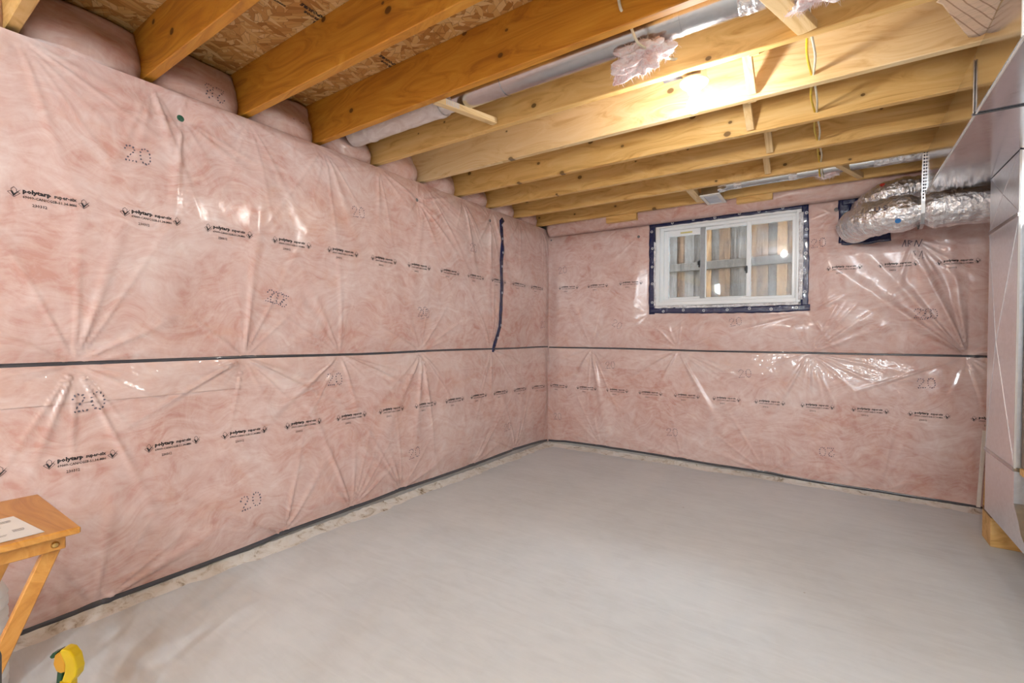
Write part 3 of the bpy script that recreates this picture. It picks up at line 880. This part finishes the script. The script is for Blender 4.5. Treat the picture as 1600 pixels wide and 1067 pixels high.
def ribbon(mb, pts, wid, w=1, out=.006, n=None, amp=.004, th=.004, seed=0):
    """crinkled strip standing on the wall along pts (s, z)"""
    P = [np.array(p, float) for p in pts]; S = []
    for a, b in zip(P[:-1], P[1:]):
        m = max(2, int(np.linalg.norm(b-a)/.012))
        S += [a+(b-a)*i/m for i in range(m)]
    S.append(P[-1]); m = 5
    vs = []; fs = []
    for i, p in enumerate(S):
        a = S[max(i-1, 0)]; b = S[min(i+1, len(S)-1)]; d = b-a; d = d/np.linalg.norm(d); nn = np.array([-d[1], d[0]])
        hw = wid/2*(1+.22*float(VN(i*.35+seed*7, 2.0+seed)))
        for j in range(m):
            q = p+nn*hw*(j/(m-1)*2-1)
            dd = float(disp(q[0], q[1], w))+out+amp*float(VN(i*.5+seed*3, j*.9+seed))
            vs.append(tuple(w2p(np.array(q[0]), np.array(dd), np.array(q[1]), w)))
    for i in range(len(S)-1):
        for j in range(m-1): fs.append((i*m+j, (i+1)*m+j, (i+1)*m+j+1, i*m+j+1))
    mb.add(vs, fs); return S
def solid(o, t=.0012):
    md = o.modifiers.new('thickness', 'SOLIDIFY'); md.thickness = t; md.offset = 0
    return o
def ring_logo(parent, w, s, z, r=.0135, out=.0105):
    d = float(disp(s, z, w))+out
    V = []; F = []
    for j in range(16):
        a = 2*math.pi*j/16
        for rr in (r, r*.68): V.append(w2p(np.array(s+rr*math.cos(a)), np.array(d), np.array(z+rr*math.sin(a)), w))
    for j in range(16):
        k = (j+1) % 16; F.append((2*j, 2*k, 2*k+1, 2*j+1))
    b = len(V)
    for q in ((-.5, -.12), (.5, -.12), (.5, .12), (-.5, .12)): V.append(w2p(np.array(s+q[0]*r*.8), np.array(d), np.array(z+q[1]*r), w))
    F.append((b, b+1, b+2, b+3))
    from_np('tape_logo', V, F if w == 1 else [f[::-1] for f in F], MAT['tape_logo'], parent, False)

wt = thing('window_tape', 'navy blue sealing tape framing the basement window', 'tape')
TP = [([(1.074, 1.31), (1.072, 1.7), (1.070, 2.125)], .054), ([(1.046, 2.103), (1.6, 2.108), (2.245, 2.110)], .046),
      ([(2.232, 2.125), (2.240, 1.7), (2.236, 1.33)], .044), ([(1.05, 1.345), (1.5, 1.335), (2.0, 1.330), (2.272, 1.338)], .052)]
strips = []
for i, (pts, wd) in enumerate(TP):
    mb = MB(); ribbon(mb, pts, wd, 1, .008+.0016*i, seed=i+1); strips.append(solid(mb.build('tape_strip', 'tape', wt, True)))
for i, q in enumerate(([(1.073, z) for z in (1.42, 1.58, 1.73, 1.90, 2.05)], [(x, 2.106) for x in (1.25, 1.42, 1.60, 1.78, 1.92, 2.08)],
                       [(2.237, z) for z in (1.45, 1.60, 1.75, 1.92, 2.05)], [(x, 1.336) for x in (1.18, 1.35, 1.52, 1.70, 1.86, 2.02, 2.18)])):
    for s, z in q: ring_logo(strips[i], 1, s+rng.uniform(-.006, .006), z+rng.uniform(-.006, .006), .011, .0165)
fr = thing('crumpled_film', 'crumpled clear poly edge poking out between window frame and navy tape', 'plastic film')
for i, (pts, wd) in enumerate((([(2.208, 1.40), (2.211, 1.7), (2.207, 2.06)], .030), ([(1.103, 1.38), (1.100, 1.6), (1.100, 1.95)], .018), ([(1.10, 1.372), (1.6, 1.366), (2.2, 1.370)], .022))):
    mb = MB(); ribbon(mb, pts, wd, 1, .018, amp=.014, seed=20+i); solid(mb.build('film_edge', 'fringe', fr, True))

# tape on the left wall
tl = thing('seam_tape', 'vertical navy blue tape strip on the left wall near the corner', 'tape')
mb = MB(); ribbon(mb, [(-.835, 2.13), (-.872, 2.10), (-.868, 1.95), (-.885, 1.75), (-.888, 1.55), (-.905, 1.35), (-.912, 1.20), (-.945, 1.06), (-.958, .968)], .042, 0, .005, seed=9)
ts = solid(mb.build('tape_strip', 'tape', tl, True))
for s, z in ((-.866, 2.07), (-.876, 1.95), (-.874, 1.83), (-.886, 1.71), (-.898, 1.48), (-.910, 1.20), (-.93, 1.09)): ring_logo(ts, 0, s, z, .010, .0125)

# ------------------------------------------------------------------ the fence outside the window
fe = thing('board_fence', 'weathered board fence right outside the basement window', 'fence', loc=(1.6, 1.15, 1.2))
x = -.64; i = 0
seq = [0, 1, 2, 0, 2, 1, 0, 2, 2, 1, 2, 0, 1, 2, 0, 1, 0, 0, 2, 0, 0, 1, 0, 2, 0, 0, 1, 2, 0, 1, 2, 0, 0]
while x < 3.2:
    bw = (.104, .096, .110)[i % 3] if seq[i % len(seq)] != 1 else .088
    b = MB().box((-bw/2, -.009, -.62), (bw/2, .009, .62), ch=.002).build('board', FENCE[seq[i % len(seq)]], fe)
    b.location = (x+bw/2-1.6, .012+(.0 if i % 2 else .019), .57); b.rotation_euler = (0, rng.uniform(-.003, .003), 0)
    x += bw-.010; i += 1
rl = MB().box((-2.2, -.019, -.043), (1.9, .019, .043), ch=.003).build('rail', FENCE[3], fe); rl.location = (0, -.020, .675); rl.rotation_euler = (0, -.012, 0)
rl2 = MB().box((-2.2, -.019, -.043), (1.9, .019, .043), ch=.003).build('rail', FENCE[0], fe); rl2.location = (0, -.020, 1.12)
gr = MB().box((-3, .3, 1.0), (8, 6, 1.22)).build('ground', 'gravel'); tag(gr, kind='structure')
ex = MB().box((-.3, .02, ZO+.13), (XR+.2, .3, ZO+5.2)).build('wall_upper', 'siding'); tag(ex, kind='structure')  # unseen upper wall, made tall and dark to dim the fence

# ------------------------------------------------------------------ lamps
def lamp(x, y, zt, label, glow='bulb_fill'):
    """octagon box, porcelain holder and bare bulb; zt is the underside of the box"""
    t = thing('bare_bulb_light', label, 'light', 'bare bulb ceiling lights', loc=(x, y, zt))
    mb = MB().lathe([(.048, .045), (.050, .040), (.050, .002), (.048, 0)], (x, y, zt), 8); put(mb, 'junction_box', 'box_metal', t)
    mb = MB().lathe([(.052, 0), (.057, -.004), (.057, -.012), (.050, -.020), (.036, -.030), (.026, -.044), (.0235, -.052), (.020, -.053)], (x, y, zt), 32); put(mb, 'lamp_holder', 'porcelain', t, True)
    mb = MB().lathe([(.0125, -.048), (.0130, -.053), (.0135, -.066)], (x, y, zt), 20); put(mb, 'bulb_neck', 'porcelain', t, True)
    prof = [(.0136, -.066), (.018, -.076)] + [(.030*math.sin(math.radians(a)), -.107+.030*math.cos(math.radians(a))) for a in (45, 60, 75, 90, 105, 120, 135, 150, 165, 177)]
    mb = MB().lathe(prof, (x, y, zt), 24); put(mb, 'bulb', glow, t, True)
    return t
L0 = lamp(1.924, -2.118, 2.196, 'bare glowing bulb in a white porcelain holder under the joists', 'bulb')
mb = MB().box((1.80, -2.150, 2.218), (1.875, -2.120, 2.222)); put(mb, 'mounting_strap', 'box_metal', L0)
for lx, ly, nm in ((2.3, -5.7, 'nearest behind the camera'), (3.4, -6.0, 'behind the camera to the right'), (2.5, -7.6, 'far back in the middle'), (4.0, -7.4, 'far back to the right'), (4.4, -5.8, 'behind the camera at the far right')):
    lamp(lx, ly, 2.40, 'added unseen fill bulb in a porcelain holder '+nm)  # out-of-view bulbs added as fill light for the room

# ------------------------------------------------------------------ pipes and ducts in the joist bays
yp = JY(3)+.214
t = thing('round_duct', 'round galvanised pipe running between two joists above the room', 'duct', loc=(1.5, yp, 2.292))
mb = MB().tube([(x, yp, 2.305-.002*x) for x in np.linspace(.86, 2.16, 16)], .066, 32); put(mb, 'pipe', 'galv_pipe', t, True)
for x in (1.13, 1.93):
    mb = MB().tube([(x, yp, 2.302), (x+.012, yp, 2.302), (x+.02, yp, 2.302)], .0685, 32); put(mb, 'crimp_collar', 'galv_pipe', t, True)
nn = {}
def crump(i, a, R=.0690):
    return R+.005*float(VN(i*.9, a*2.2))+.003*float(VN(i*2.1+5, a*5))
mb = MB().tube([(x, yp, 2.301) for x in np.linspace(2.14, 2.22, 14)], .08, 36, rfun=crump); put(mb, 'foil_tape', 'foil', t, True)
t = thing('white_duct_sleeve', 'white poly wrapped duct sleeve coming out of the left wall between joists', 'duct', loc=(.45, yp, 2.30))
mb = MB().tube([(x, yp, 2.305) for x in np.linspace(.04, .76, 46)], .066, 28, rfun=lambda i, a: .066+.003*float(VN(i*.5, a*2))+(.004 if i in (9, 10, 43, 44) else 0)); put(mb, 'sleeve', 'white_wrap', t, True)
mb = MB().tube([(.76, yp, 2.305), (.80, yp, 2.304), (.858, yp, 2.303)], .058, 28); put(mb, 'inner_pipe', 'white_wrap', t, True)

t = thing('branch_duct', 'thin flat metal branch pipe leading to the small register above the window', 'duct', loc=(2.0, -.38, 2.25))
mb = MB().tube([(x, -.385, 2.247+.004*(x-1.7)) for x in np.linspace(1.74, 3.5, 14)], .040, 24); put(mb, 'pipe', 'galv_pipe', t, True)
for x in (1.80, 2.15): mb = MB().tube([(x, -.385, 2.248), (x+.05, -.385, 2.248)], .0425, 24); put(mb, 'foil_tape', 'foil', t, True)
mb = MB().tube([(x, -.385, 2.250) for x in np.linspace(2.62, 3.5, 30)], .046, 24, rfun=lambda i, a: .045+.004*float(VN(i*.8, a*2))); put(mb, 'foil_jacket', 'foil', t, True)
t = thing('register_boot', 'small square register boot with pale face just above the window', 'vent', loc=(1.625, -.25, 2.21))
mb = MB()
for (a, b) in (((1.565, -.385, 2.198), (1.575, -.125, 2.30)), ((1.680, -.385, 2.198), (1.690, -.125, 2.30)), ((1.5752, -.385, 2.198), (1.6798, -.372, 2.30)), ((1.5752, -.138, 2.198), (1.6798, -.125, 2.30))): mb.box(a, b, ch=.001)
put(mb, 'boot_box', 'galv_pipe', t)
mb = MB(); frame(mb, 0, 1, 0, 1, .1, .1, .1, .1, 0, 1, 0); mb = MB()
for (a, b) in (((1.556, -.394, 2.188), (1.582, -.108, 2.197)), ((1.674, -.394, 2.188), (1.700, -.108, 2.197)), ((1.582, -.394, 2.188), (1.674, -.362, 2.197)), ((1.582, -.138, 2.188), (1.674, -.108, 2.197))): mb.box(a, b, ch=.001)
put(mb, 'flange', 'porcelain', t)
mb = MB().box((1.583, -.361, 2.190), (1.673, -.139, 2.194)); put(mb, 'face', 'register_face', t)
mb = MB().prism([(1.692, 2.205), (1.75, 2.215), (1.75, 2.28), (1.692, 2.295)], -.425, -.345, lambda u, v, h: (u, h, v)); put(mb, 'take_off', 'foil', t)

# ------------------------------------------------------------------ the sheet metal trunk and drop
TX0, TX1, TZ0, TY0, TY1 = 2.857, 3.60, 1.972, -2.275, -.50
t = thing('trunk_duct', 'long shiny sheet metal trunk duct hung under the joists at the right', 'duct', loc=(3.2, -1.4, 2.0))
mb = MB().box((TX0, TY0, TZ0), (TX1, -1.712, H-.004), ch=.002); put(mb, 'duct_section', 'galv', t)
mb = MB().box((TX0, -1.708, TZ0), (TX1, TY1, H-.004), ch=.002); put(mb, 'duct_section', 'galv', t)
for y in (-1.71,):
    mb = MB().box((TX0-.006, y-.014, TZ0-.002), (TX0-.001, y+.014, H-.03), ch=.001); put(mb, 'drive_cleat', 'galv_pipe', t)
    mb = MB().box((TX0-.004, y-.003, TZ0-.006), (TX1, y+.003, TZ0-.0005), ch=.001); put(mb, 'seam_cleat', 'sealant', t)
mb = MB().box((TX0-.003, TY0-.012, TZ0-.003), (TX0+.014, TY0-.001, H-.006), ch=.001); put(mb, 'end_flange', 'porcelain', t)
mb = MB().box((TX0+.015, TY0-.010, TZ0+.006), (TX1, TY0-.0015, H-.006), ch=.001); put(mb, 'end_cap', 'galv_pipe', t)
mb = MB().box((TX0+.003, TY0+.002, TZ0-.003), (TX0+.008, TY1, TZ0-.0005)); put(mb, 'hem', 'porcelain', t)

DX = 3.112; DY0, DY1 = -1.135, -.64
t = thing('return_drop', 'tall shiny sheet metal drop duct standing at the right edge by the window wall', 'duct', loc=(3.3, -.9, .2))
def face_panel(mb, z0, z1, apex=.006):
    """one duct length with cross-broken faces"""
    ym = (DY0+DY1)/2; zm = (z0+z1)/2; x1 = 3.52
    v = [(DX, DY0, z0), (DX, DY1, z0), (DX, DY1, z1), (DX, DY0, z1), (DX-apex, ym, zm), (x1, DY0, z0), (x1, DY1, z0), (x1, DY1, z1), (x1, DY0, z1)]
    f = [(0, 1, 4), (1, 2, 4), (2, 3, 4), (3, 0, 4), (0, 3, 8, 5), (1, 6, 7, 2), (5, 8, 7, 6), (3, 2, 7, 8), (0, 5, 6, 1)]
    mb.add(v, f)
mb = MB(); face_panel(mb, 1.690, 1.968, .003); put(mb, 'duct_section', 'galv_dull', t)
mb = MB(); face_panel(mb, .520, 1.672, .018); put(mb, 'duct_section', 'galv_dull', t)
prof = [(DY1, .505), (DY1, .185), (-2.2, .185), (-2.2, .20), (-1.40, .21), (-1.31, .222), (-1.245, .25), (-1.205, .30), (DY0, .36), (DY0, .505)]
mb = MB().prism(prof, DX, 3.52, lambda u, v, h: (h, u, v)); put(mb, 'elbow', 'galv_dull', t, True)
for z0_, z1_, ap in ((1.690, 1.968, .003), (.520, 1.672, .018)):
    ctr = (DX-ap-.0006, (DY0+DY1)/2, (z0_+z1_)/2)
    mb = MB()
    for y_, z_ in ((DY0, z0_), (DY1, z0_), (DY0, z1_), (DY1, z1_)): mb.tube([(DX-.0006, y_, z_), ctr], .0016, 6)
    put(mb, 'cross_break', 'galv_dull', t)
for z, nm in ((1.675, 'slip_cleat'), (.512, 'slip_cleat')):
    mb = MB().box((DX-.006, DY0-.004, z-.006), (3.525, DY1+.004, z+.012), ch=.001); put(mb, nm, 'galv_pipe', t)
mb = MB().box((DX-.003, DY0-.006, .52), (DX+.004, DY0+.001, 1.968)); put(mb, 'corner_seam', 'porcelain', t)
t = thing('furnace_cabinet', 'brownish metal cabinet cut off by the right edge beside the drop duct', 'cabinet', loc=(3.4, -1.6, .215))
mb = MB().box((3.128, -1.90, .530), (3.70, -1.160, 1.64), ch=.004); put(mb, 'upper_panel', 'brown_enamel', t)
mb = MB().box((3.124, -1.90, .498), (3.70, -1.158, .5285), ch=.002); put(mb, 'wood_strip', 'joist_honey', t)
mb = MB().box((3.128, -1.90, .216), (3.70, -1.42, .4975), ch=.004); put(mb, 'lower_panel', 'galv_dull', t)
o = MB().box((-.085, -.085, -.0925), (.085, .085, .0925), ch=.003).build('support_block', 'joist_honey'); o.location = (3.212, -.685+.085-.005, .0925)
tag(o, 'pine block on the floor propping up the drop duct', 'block')
o = MB().box((-.0095, -.006, -.245), (.0095, .006, .245), ch=.001).build('white_trim_board', 'white_board'); o.location = (3.205, -.066, .285); o.rotation_euler = (0, .045, 0)
tag(o, 'narrow white board leaning on the window wall beside the drop duct', 'board')
o = MB().box((-.004, -.004, -.28), (.004, .004, .28), ch=.001).build('thin_wood_stick', 'joist_honey'); o.location = (3.222, -.09, .30); o.rotation_euler = (0, .03, 0)
tag(o, 'thin wooden stick standing behind the white board', 'stick')

# foil panning on the joist bottoms
V = []; F = []
nx, ny = 26, 30
for i in range(nx+1):
    for j in range(ny+1):
        u = i/nx; v = j/ny
        x = 2.735+.12*u*1.0+(.0 if v > .5 else 0); y = -2.62+.75*v
        x0 = 2.735 if y < -2.0 else 2.735+(y+2.0)*.75
        x0 = 2.700+.12*max(0, (y+2.15)/.30) if y > -2.15 else 2.700+.02*math.sin(y*30)
        x = x0+(2.857-x0)*u*.985 if y < -1.86 else 2.85
        V.append((x, y, H-.006-.004*abs(float(VN(x*25, y*25)))-.010*math.sin(math.pi*u)*max(0, float(VN(x*9, y*8))+.3)))
for i in range(nx):
    for j in range(ny):
        a = i*(ny+1)+j; F.append((a, a+ny+1, a+ny+2, a+1))
o = from_np('foil_panning', V, F, MAT['panning'], None, False); solid(o, .002)
tag(o, 'crinkled foil panning sheet stapled under the joists beside the trunk duct', 'foil sheet')
pm = MB()
for i in range(14): pm.box((2.690+.010*math.sin(i*1.7), -2.35+.025*i, H-.012), (2.712+.008*math.cos(i*2.3), -2.325+.025*i, H-.007))

# ------------------------------------------------------------------ insulated foil flex ducts
def bez(P, n):
    P = [Vector(p) for p in P]; out = []
    for i in range(len(P)-1):
        p0 = P[max(i-1, 0)]; p1 = P[i]; p2 = P[i+1]; p3 = P[min(i+2, len(P)-1)]
        for q in range(n):
            s = q/n; out.append(.5*((2*p1)+(p2-p0)*s+(2*p0-5*p1+4*p2-p3)*s*s+(3*p1-p0-3*p2+p3)*s**3))
    out.append(P[-1]); return out
def flex(name, path, R, label, seed, pinch=None):
    pts = bez(path, 60)
    t = thing(name, label, 'duct', 'silver insulated flex ducts', loc=tuple(pts[60]))
    def rf(i, a):
        p = pts[i]
        r = R*(1+.008*math.sin(i*.55+.6*math.sin(a*2+seed)))+.012*float(VN(i*.07+seed*9, a*1.3))+.006*float(VN(i*.16+seed, a*2.6))+.004*float(VN(i*.9, a*2+seed))+.003*float(VN(i*.35, a*9+seed))
        if pinch is not None: r *= 1-.20*math.exp(-((p.x-pinch)/.035)**2)
        r *= min(1, .72+.28*min(1, i/22))
        return r
    mb = MB().tube(pts, R, 56, rfun=rf); put(mb, 'foil_jacket', 'foil', t, True)
    return t, pts
fu, pu = flex('foil_flex_duct', [(2.60, -.03, 2.00), (2.625, -.12, 2.02), (2.72, -.185, 2.058), (2.88, -.19, 2.068), (3.2, -.19, 2.06), (3.7, -.19, 2.05)], .096, 'upper silver foil flex duct with a red dot under the last joist', 1)
fd, pd = flex('foil_flex_duct', [(2.545, -.03, 1.90), (2.55, -.13, 1.895), (2.625, -.30, 1.893), (2.84, -.375, 1.898), (3.12, -.385, 1.898), (3.7, -.385, 1.89)], .112, 'lower silver foil flex duct with a blue dot, in front of the other', 2, 2.855)
def sticker(parent, c, nrm, r, mat, name='round_sticker'):
    mb = MB().lathe([(r, 0), (r, .0015), (.0005, .002)], c, 16, nrm); return put(mb, name, mat, parent)
def on_flex(pts, R, x, ang):
    """a point on the jacket: ang 0 = towards the room, pi/2 = up"""
    p = min(pts[60:], key=lambda q: abs(q.x-x)); n = Vector((-.15, -math.cos(ang), math.sin(ang))).normalized()
    return p+n*(R*1.07+.004), n
c, n = on_flex(pu, .096, 2.69, .75); sticker(fu, c, n, .014, 'red_dot')
c, n = on_flex(pd, .112, 2.76, -.55); sticker(fd, c, n, .015, 'blue_dot')
V, T = text_mesh('U S', .045, 1.0, .0006); P = []
for a, b in V:
    c, n = on_flex(pd, .112, 2.64+a, .10+b/.112); P.append(c)
pt = np.array(P)-np.array(fd.location[:]); from_np('faint_print', pt, T, MAT['ink_faint'], fd, False)
hs = thing('hanger_strap', 'perforated metal strap holding the lower foil flex duct', 'strap', loc=(2.855, -.5, 1.8))
mb = MB()
SP = [(2.853, JY(8)-.004+.41-.35, H+.10)]
sp_pts = [(2.851, -.535, 2.225), (2.851, -.512, 2.06), (2.853, -.496, 1.93), (2.855, -.478, 1.86), (2.857, -.44, 1.803), (2.858, -.38, 1.785), (2.858, -.31, 1.795), (2.858, -.27, 1.84)]
for a, b in zip(sp_pts[:-1], sp_pts[1:]): mb.bar(a, b, .0015, .018, upv=(1, 0, 0), ch=0)
put(mb, 'strap', 'galv_pipe', hs)
mb = MB()
for q in range(16):
    a = Vector(sp_pts[0]).lerp(Vector(sp_pts[2]), q/16); mb.box(a+Vector((-.0035, -.0022, -.006)), a+Vector((.0035, -.0012, .006)))
o = put(mb, 'perforations', 'sealant', hs); o['kind'] = 'stuff'
pt_ = thing('duct_wall_patch', 'navy tape patch on the window wall around the foil duct ends', 'tape')
for i, (pts, wd) in enumerate((([(2.475, 2.13), (2.478, 1.95), (2.482, 1.80)], .075), ([(2.46, 2.10), (2.62, 2.105), (2.78, 2.11)], .06), ([(2.46, 1.815), (2.62, 1.81), (2.74, 1.82)], .065))):
    mb = MB(); ribbon(mb, pts, wd, 1, .008+.002*i, seed=30+i); solid(mb.build('tape_strip', 'tape', pt_, True))

# ------------------------------------------------------------------ cables
def cable(name, pts, r, mat, label, cat='cable', group=None):
    o = MB().tube(bez(pts, 10), r, 8).build(name, mat, None, True)
    return tag(o, label, cat, group)
def run(dx, dz, seed):
    P = [(2.345+dx, -2.60, 2.28+dz)]
    for k in range(4, 9):
        y = JY(k)+JT/2; q = rng.uniform(-.006, .006)
        P += [(2.335+dx*.4, y-.02, 2.240+dz*.3), (2.335+dx*.4, y+.02, 2.240+dz*.3)]
        if k < 8: P += [(2.335+dx*1.4+q, y+.20, 2.232+dz*1.2+q)]
    P += [(2.34+dx, -.38, 2.200+dz), (2.37+dx, -.30, 2.25)]
    return P
cable('electrical_cable', run(-.008, .004, 1), .0048, 'cable_yellow', 'yellow electrical cable threaded through the joists right of the bulb', 'cable', 'cables through the joists')
cable('electrical_cable', run(.012, -.004, 2), .0045, 'cable_white', 'off-white electrical cable beside the yellow one through the joists', 'cable', 'cables through the joists')
cable('thin_white_cable', [(1.772, JY(3)-.012, 2.40), (1.783, JY(3)-.010, 2.33), (1.795, JY(3)-.006, 2.262), (1.80, JY(3)+.02, 2.256), (1.806, JY(3)+.06, 2.235), (1.812, JY(3)+.10, 2.205), (1.82, JY(3)+.15, 2.20), (1.85, -2.25, 2.25), (1.88, -2.2, 2.26)], .0052, 'cable_white', 'thin white cable poking through the fourth joist into the pink tuft')

# ------------------------------------------------------------------ torn insulation tufts
def tuft_obj(c, sx, sy, sz, seed, label):
    bm = bmesh.new(); bmesh.ops.create_icosphere(bm, subdivisions=6, radius=1)
    for v in bm.verts:
        p = v.co.copy()
        q = p*1.3+Vector((seed*5.1, seed*2.3, 0))
        d = 1+.62*mnoise.noise(q)+.34*mnoise.noise(q*1.9)+.12*mnoise.noise(q*4.2)+.05*mnoise.noise(q*11)+.03*mnoise.noise(q*26)
        if p.z < -.2: d += .30*max(0, mnoise.noise(Vector((q.x*2.5, q.y*2.5, 1))))
        v.co = Vector((p.x*sx*d, p.y*sy*d, p.z*sz*d))
    me = bpy.data.meshes.new('insulation_tuft'); bm.to_mesh(me); bm.free()
    o = link_mesh('insulation_tuft', me, MAT['tuft'], None, True); o.location = c
    V = []; F = []; rr = random.Random(seed)
    for v in rr.sample(list(me.vertices), 900):
        n = v.normal; p = v.co
        d = (n+Vector((rr.uniform(-1, 1), rr.uniform(-1, 1), rr.uniform(-1.2, .6)))*.8).normalized()
        L = rr.uniform(.008, .026); sd = d.orthogonal().normalized()*.0007
        a = p-d*.003; m = p+d*L*.5+Vector((0, 0, -.002)); e = p+d*L+Vector((rr.uniform(-.004, .004), rr.uniform(-.004, .004), -.006))
        b = len(V); V += [a-sd, a+sd, m-sd, m+sd, e]; F += [(b, b+1, b+3), (b, b+3, b+2), (b+2, b+3, b+4)]
    fb = from_np('loose_fibres', V, F, MAT['tuft'], o, False); fb['kind'] = 'stuff'
    return tag(o, label, 'insulation', 'torn pink insulation tufts')
tuft_obj((1.79, -2.385, 2.215), .105, .060, .055, 3, 'torn pink and white insulation tuft hanging below the round pipe by the bulb')
tuft_obj((2.36, -2.40, 2.245), .095, .07, .05, 2, 'pink insulation tuft around the cables at the top right of the picture')
tuft_obj((2.37, -.36, 2.238), .075, .045, .035, 5, 'small pink insulation tuft on the thin pipe above the window\'s right corner')

# ------------------------------------------------------------------ folding tray table, paper
tt = thing('folding_tray_table', 'varnished wooden folding tray table at the left edge', 'table', loc=(.78, -4.02, 0))
TX = (.586, .976); TY = (-4.185, -3.867)
mb = MB().box((TX[0], TY[0], .645), (TX[1], TY[1], .661), ch=.003); put(mb, 'tabletop', 'tray', tt)
for x in (.945, .617):
    mb = MB().box((x-.009, TY[0]+.022, .612), (x+.009, TY[1]-.022, .6445), ch=.002); put(mb, 'apron', 'tray', tt)
def leg(x, ya, yb):
    mb = MB().bar((x, ya, .632), (x, yb, .006), .016, .030, upv=(0, 1, 0), ch=.002)
    return put(mb, 'leg', 'tray', tt)
leg(.926, -3.899, -4.150); leg(.907, -4.150, -3.899); leg(.636, -3.899, -4.150); leg(.655, -4.150, -3.899)
mb = MB().bar((.655, -4.06, .245), (.907, -4.06, .245), .012, .02); put(mb, 'stretcher', 'tray', tt)
for x, s_ in ((.945, 1), (.617, -1)):
    mb = MB().lathe([(.0075, 0), (.0075, .002), (.005, .005), (.0005, .0058)], (x+s_*.0092, -3.908, .627), 14, (s_, 0, 0)); put(mb, 'bolt', 'brass', tt, True)
pp = thing('printed_sheet', 'white printed paper lying on the tray table', 'paper', loc=(.85, -4.0, .6612))
mb = MB(); nx = 8
pc = [Vector((.955, -4.165, 0)), Vector((.952, -3.924, 0)), Vector((.768, -3.945, 0)), Vector((.765, -4.175, 0))]
vs = []
for lay in (0, .0006):
    for i in range(nx+1):
        for j in range(nx+1):
            u = i/nx; v = j/nx
            q = pc[0].lerp(pc[1], u).lerp(pc[3].lerp(pc[2], u), v); vs.append((q.x, q.y, .6614+lay+.0010*(1+math.sin(u*5+v*3))*.5))
nn_ = (nx+1)**2; fs = []
for lay in (0, 1):
    for i in range(nx):
        for j in range(nx):
            a = lay*nn_+i*(nx+1)+j; q = (a, a+1, a+nx+2, a+nx+1); fs.append(q if lay else q[::-1])
mb.add(vs, fs); put(mb, 'sheet', 'paper', pp)
mb = MB()
for (cx_, cy_, n_, L) in ((.80, -3.965, 3, .030), (.885, -3.955, 3, .022), (.84, -3.985, 2, .015), (.91, -3.985, 2, .015), (.86, -4.06, 3, .05), (.92, -4.10, 4, .03)):
    for i in range(n_): mb.box((cx_+i*.007, cy_-L/2, .6634), (cx_+i*.007+.0012, cy_+L/2*rng.uniform(.5, 1), .6636))
o = put(mb, 'print_lines', 'ink_faint', pp); o['kind'] = 'stuff'

# ------------------------------------------------------------------ jug, spray bottle, bin
jt = thing('white_plastic_jug', 'white ribbed plastic jug by the wall behind the tray table', 'jug', loc=(.285, -3.972, 0))
pr = [(.075, 0), (.086, .006)]
for i in range(1, 9): pr += [(.090, .012+i*.036-.012), (.083, .012+i*.036), (.090, .012+i*.036+.006)]
pr += [(.078, .335), (.040, .362), (.022, .370), (.022, .388), (.018, .389)]
mb = MB().lathe(pr, (.285, -3.972, 0), 32); put(mb, 'body', 'jug', jt, True)
mb = MB().lathe([(.025, .3895), (.025, .405), (.022, .407)], (.285, -3.972, 0), 24); put(mb, 'cap', 'jug', jt, True)

sx, sy = .800, -3.853
RTv = Vector((.825, .565, 0)); 
sb = thing('spray_bottle', 'yellow and green trigger spray bottle on the floor by the left edge', 'spray bottle', loc=(sx, sy, 0))
mb = MB().lathe([(.036, 0), (.040, .006), (.040, .12), (.036, .15), (.022, .180), (.0145, .190), (.0145, .205)], (sx, sy, 0), 28); put(mb, 'bottle', 'yellow', sb, True)
mb = MB().lathe([(.017, .1935), (.017, .216), (.014, .2165)], (sx, sy, 0), 20); put(mb, 'collar', 'yellow', sb, True)
def side(poly, half, mat, name, smooth=False):
    q = Vector((-RTv.y, RTv.x, 0))
    mb = MB().prism(poly, -half, half, lambda u, v, h: Vector((sx, sy, v))+RTv*u+q*h)
    o = put(mb, name, mat, sb, smooth)
    bv = o.modifiers.new('round', 'BEVEL'); bv.width = .004; bv.segments = 2
    return o
side([(.016, .214), (.030, .232), (.033, .250), (.026, .282), (.012, .300), (-.004, .303), (-.012, .298), (.002, .262), (.000, .240), (-.008, .217)], .013, 'yellow', 'shroud')
side([(-.009, .296), (-.026, .286), (-.030, .262), (-.022, .243), (-.010, .238), (.001, .242), (.003, .262)], .0115, 'orange_grip', 'sprayer_head')
side([(-.012, .299), (-.034, .289), (-.042, .279), (-.036, .274), (-.027, .277), (-.022, .289)], .009, 'green', 'nozzle')
side([(-.024, .242), (-.010, .2375), (-.011, .210), (-.022, .178), (-.034, .160), (-.038, .166), (-.028, .200)], .007, 'green', 'trigger')

bt = thing('dark_tube', 'charcoal plastic tube cut off by the lower left corner', 'tube', loc=(1.30, -4.093, 0))
mb = MB().lathe([(.040, 0), (.048, .006), (.050, .585), (.046, .600), (.030, .606), (.001, .607)], (1.30, -4.093, 0), 40); put(mb, 'body', 'dark_bin', bt, True)
mb = MB().lathe([(.0505, .10), (.0525, .104), (.0525, .136), (.0505, .14)], (1.30, -4.093, 0), 40); put(mb, 'band', 'black_plastic', bt, True)
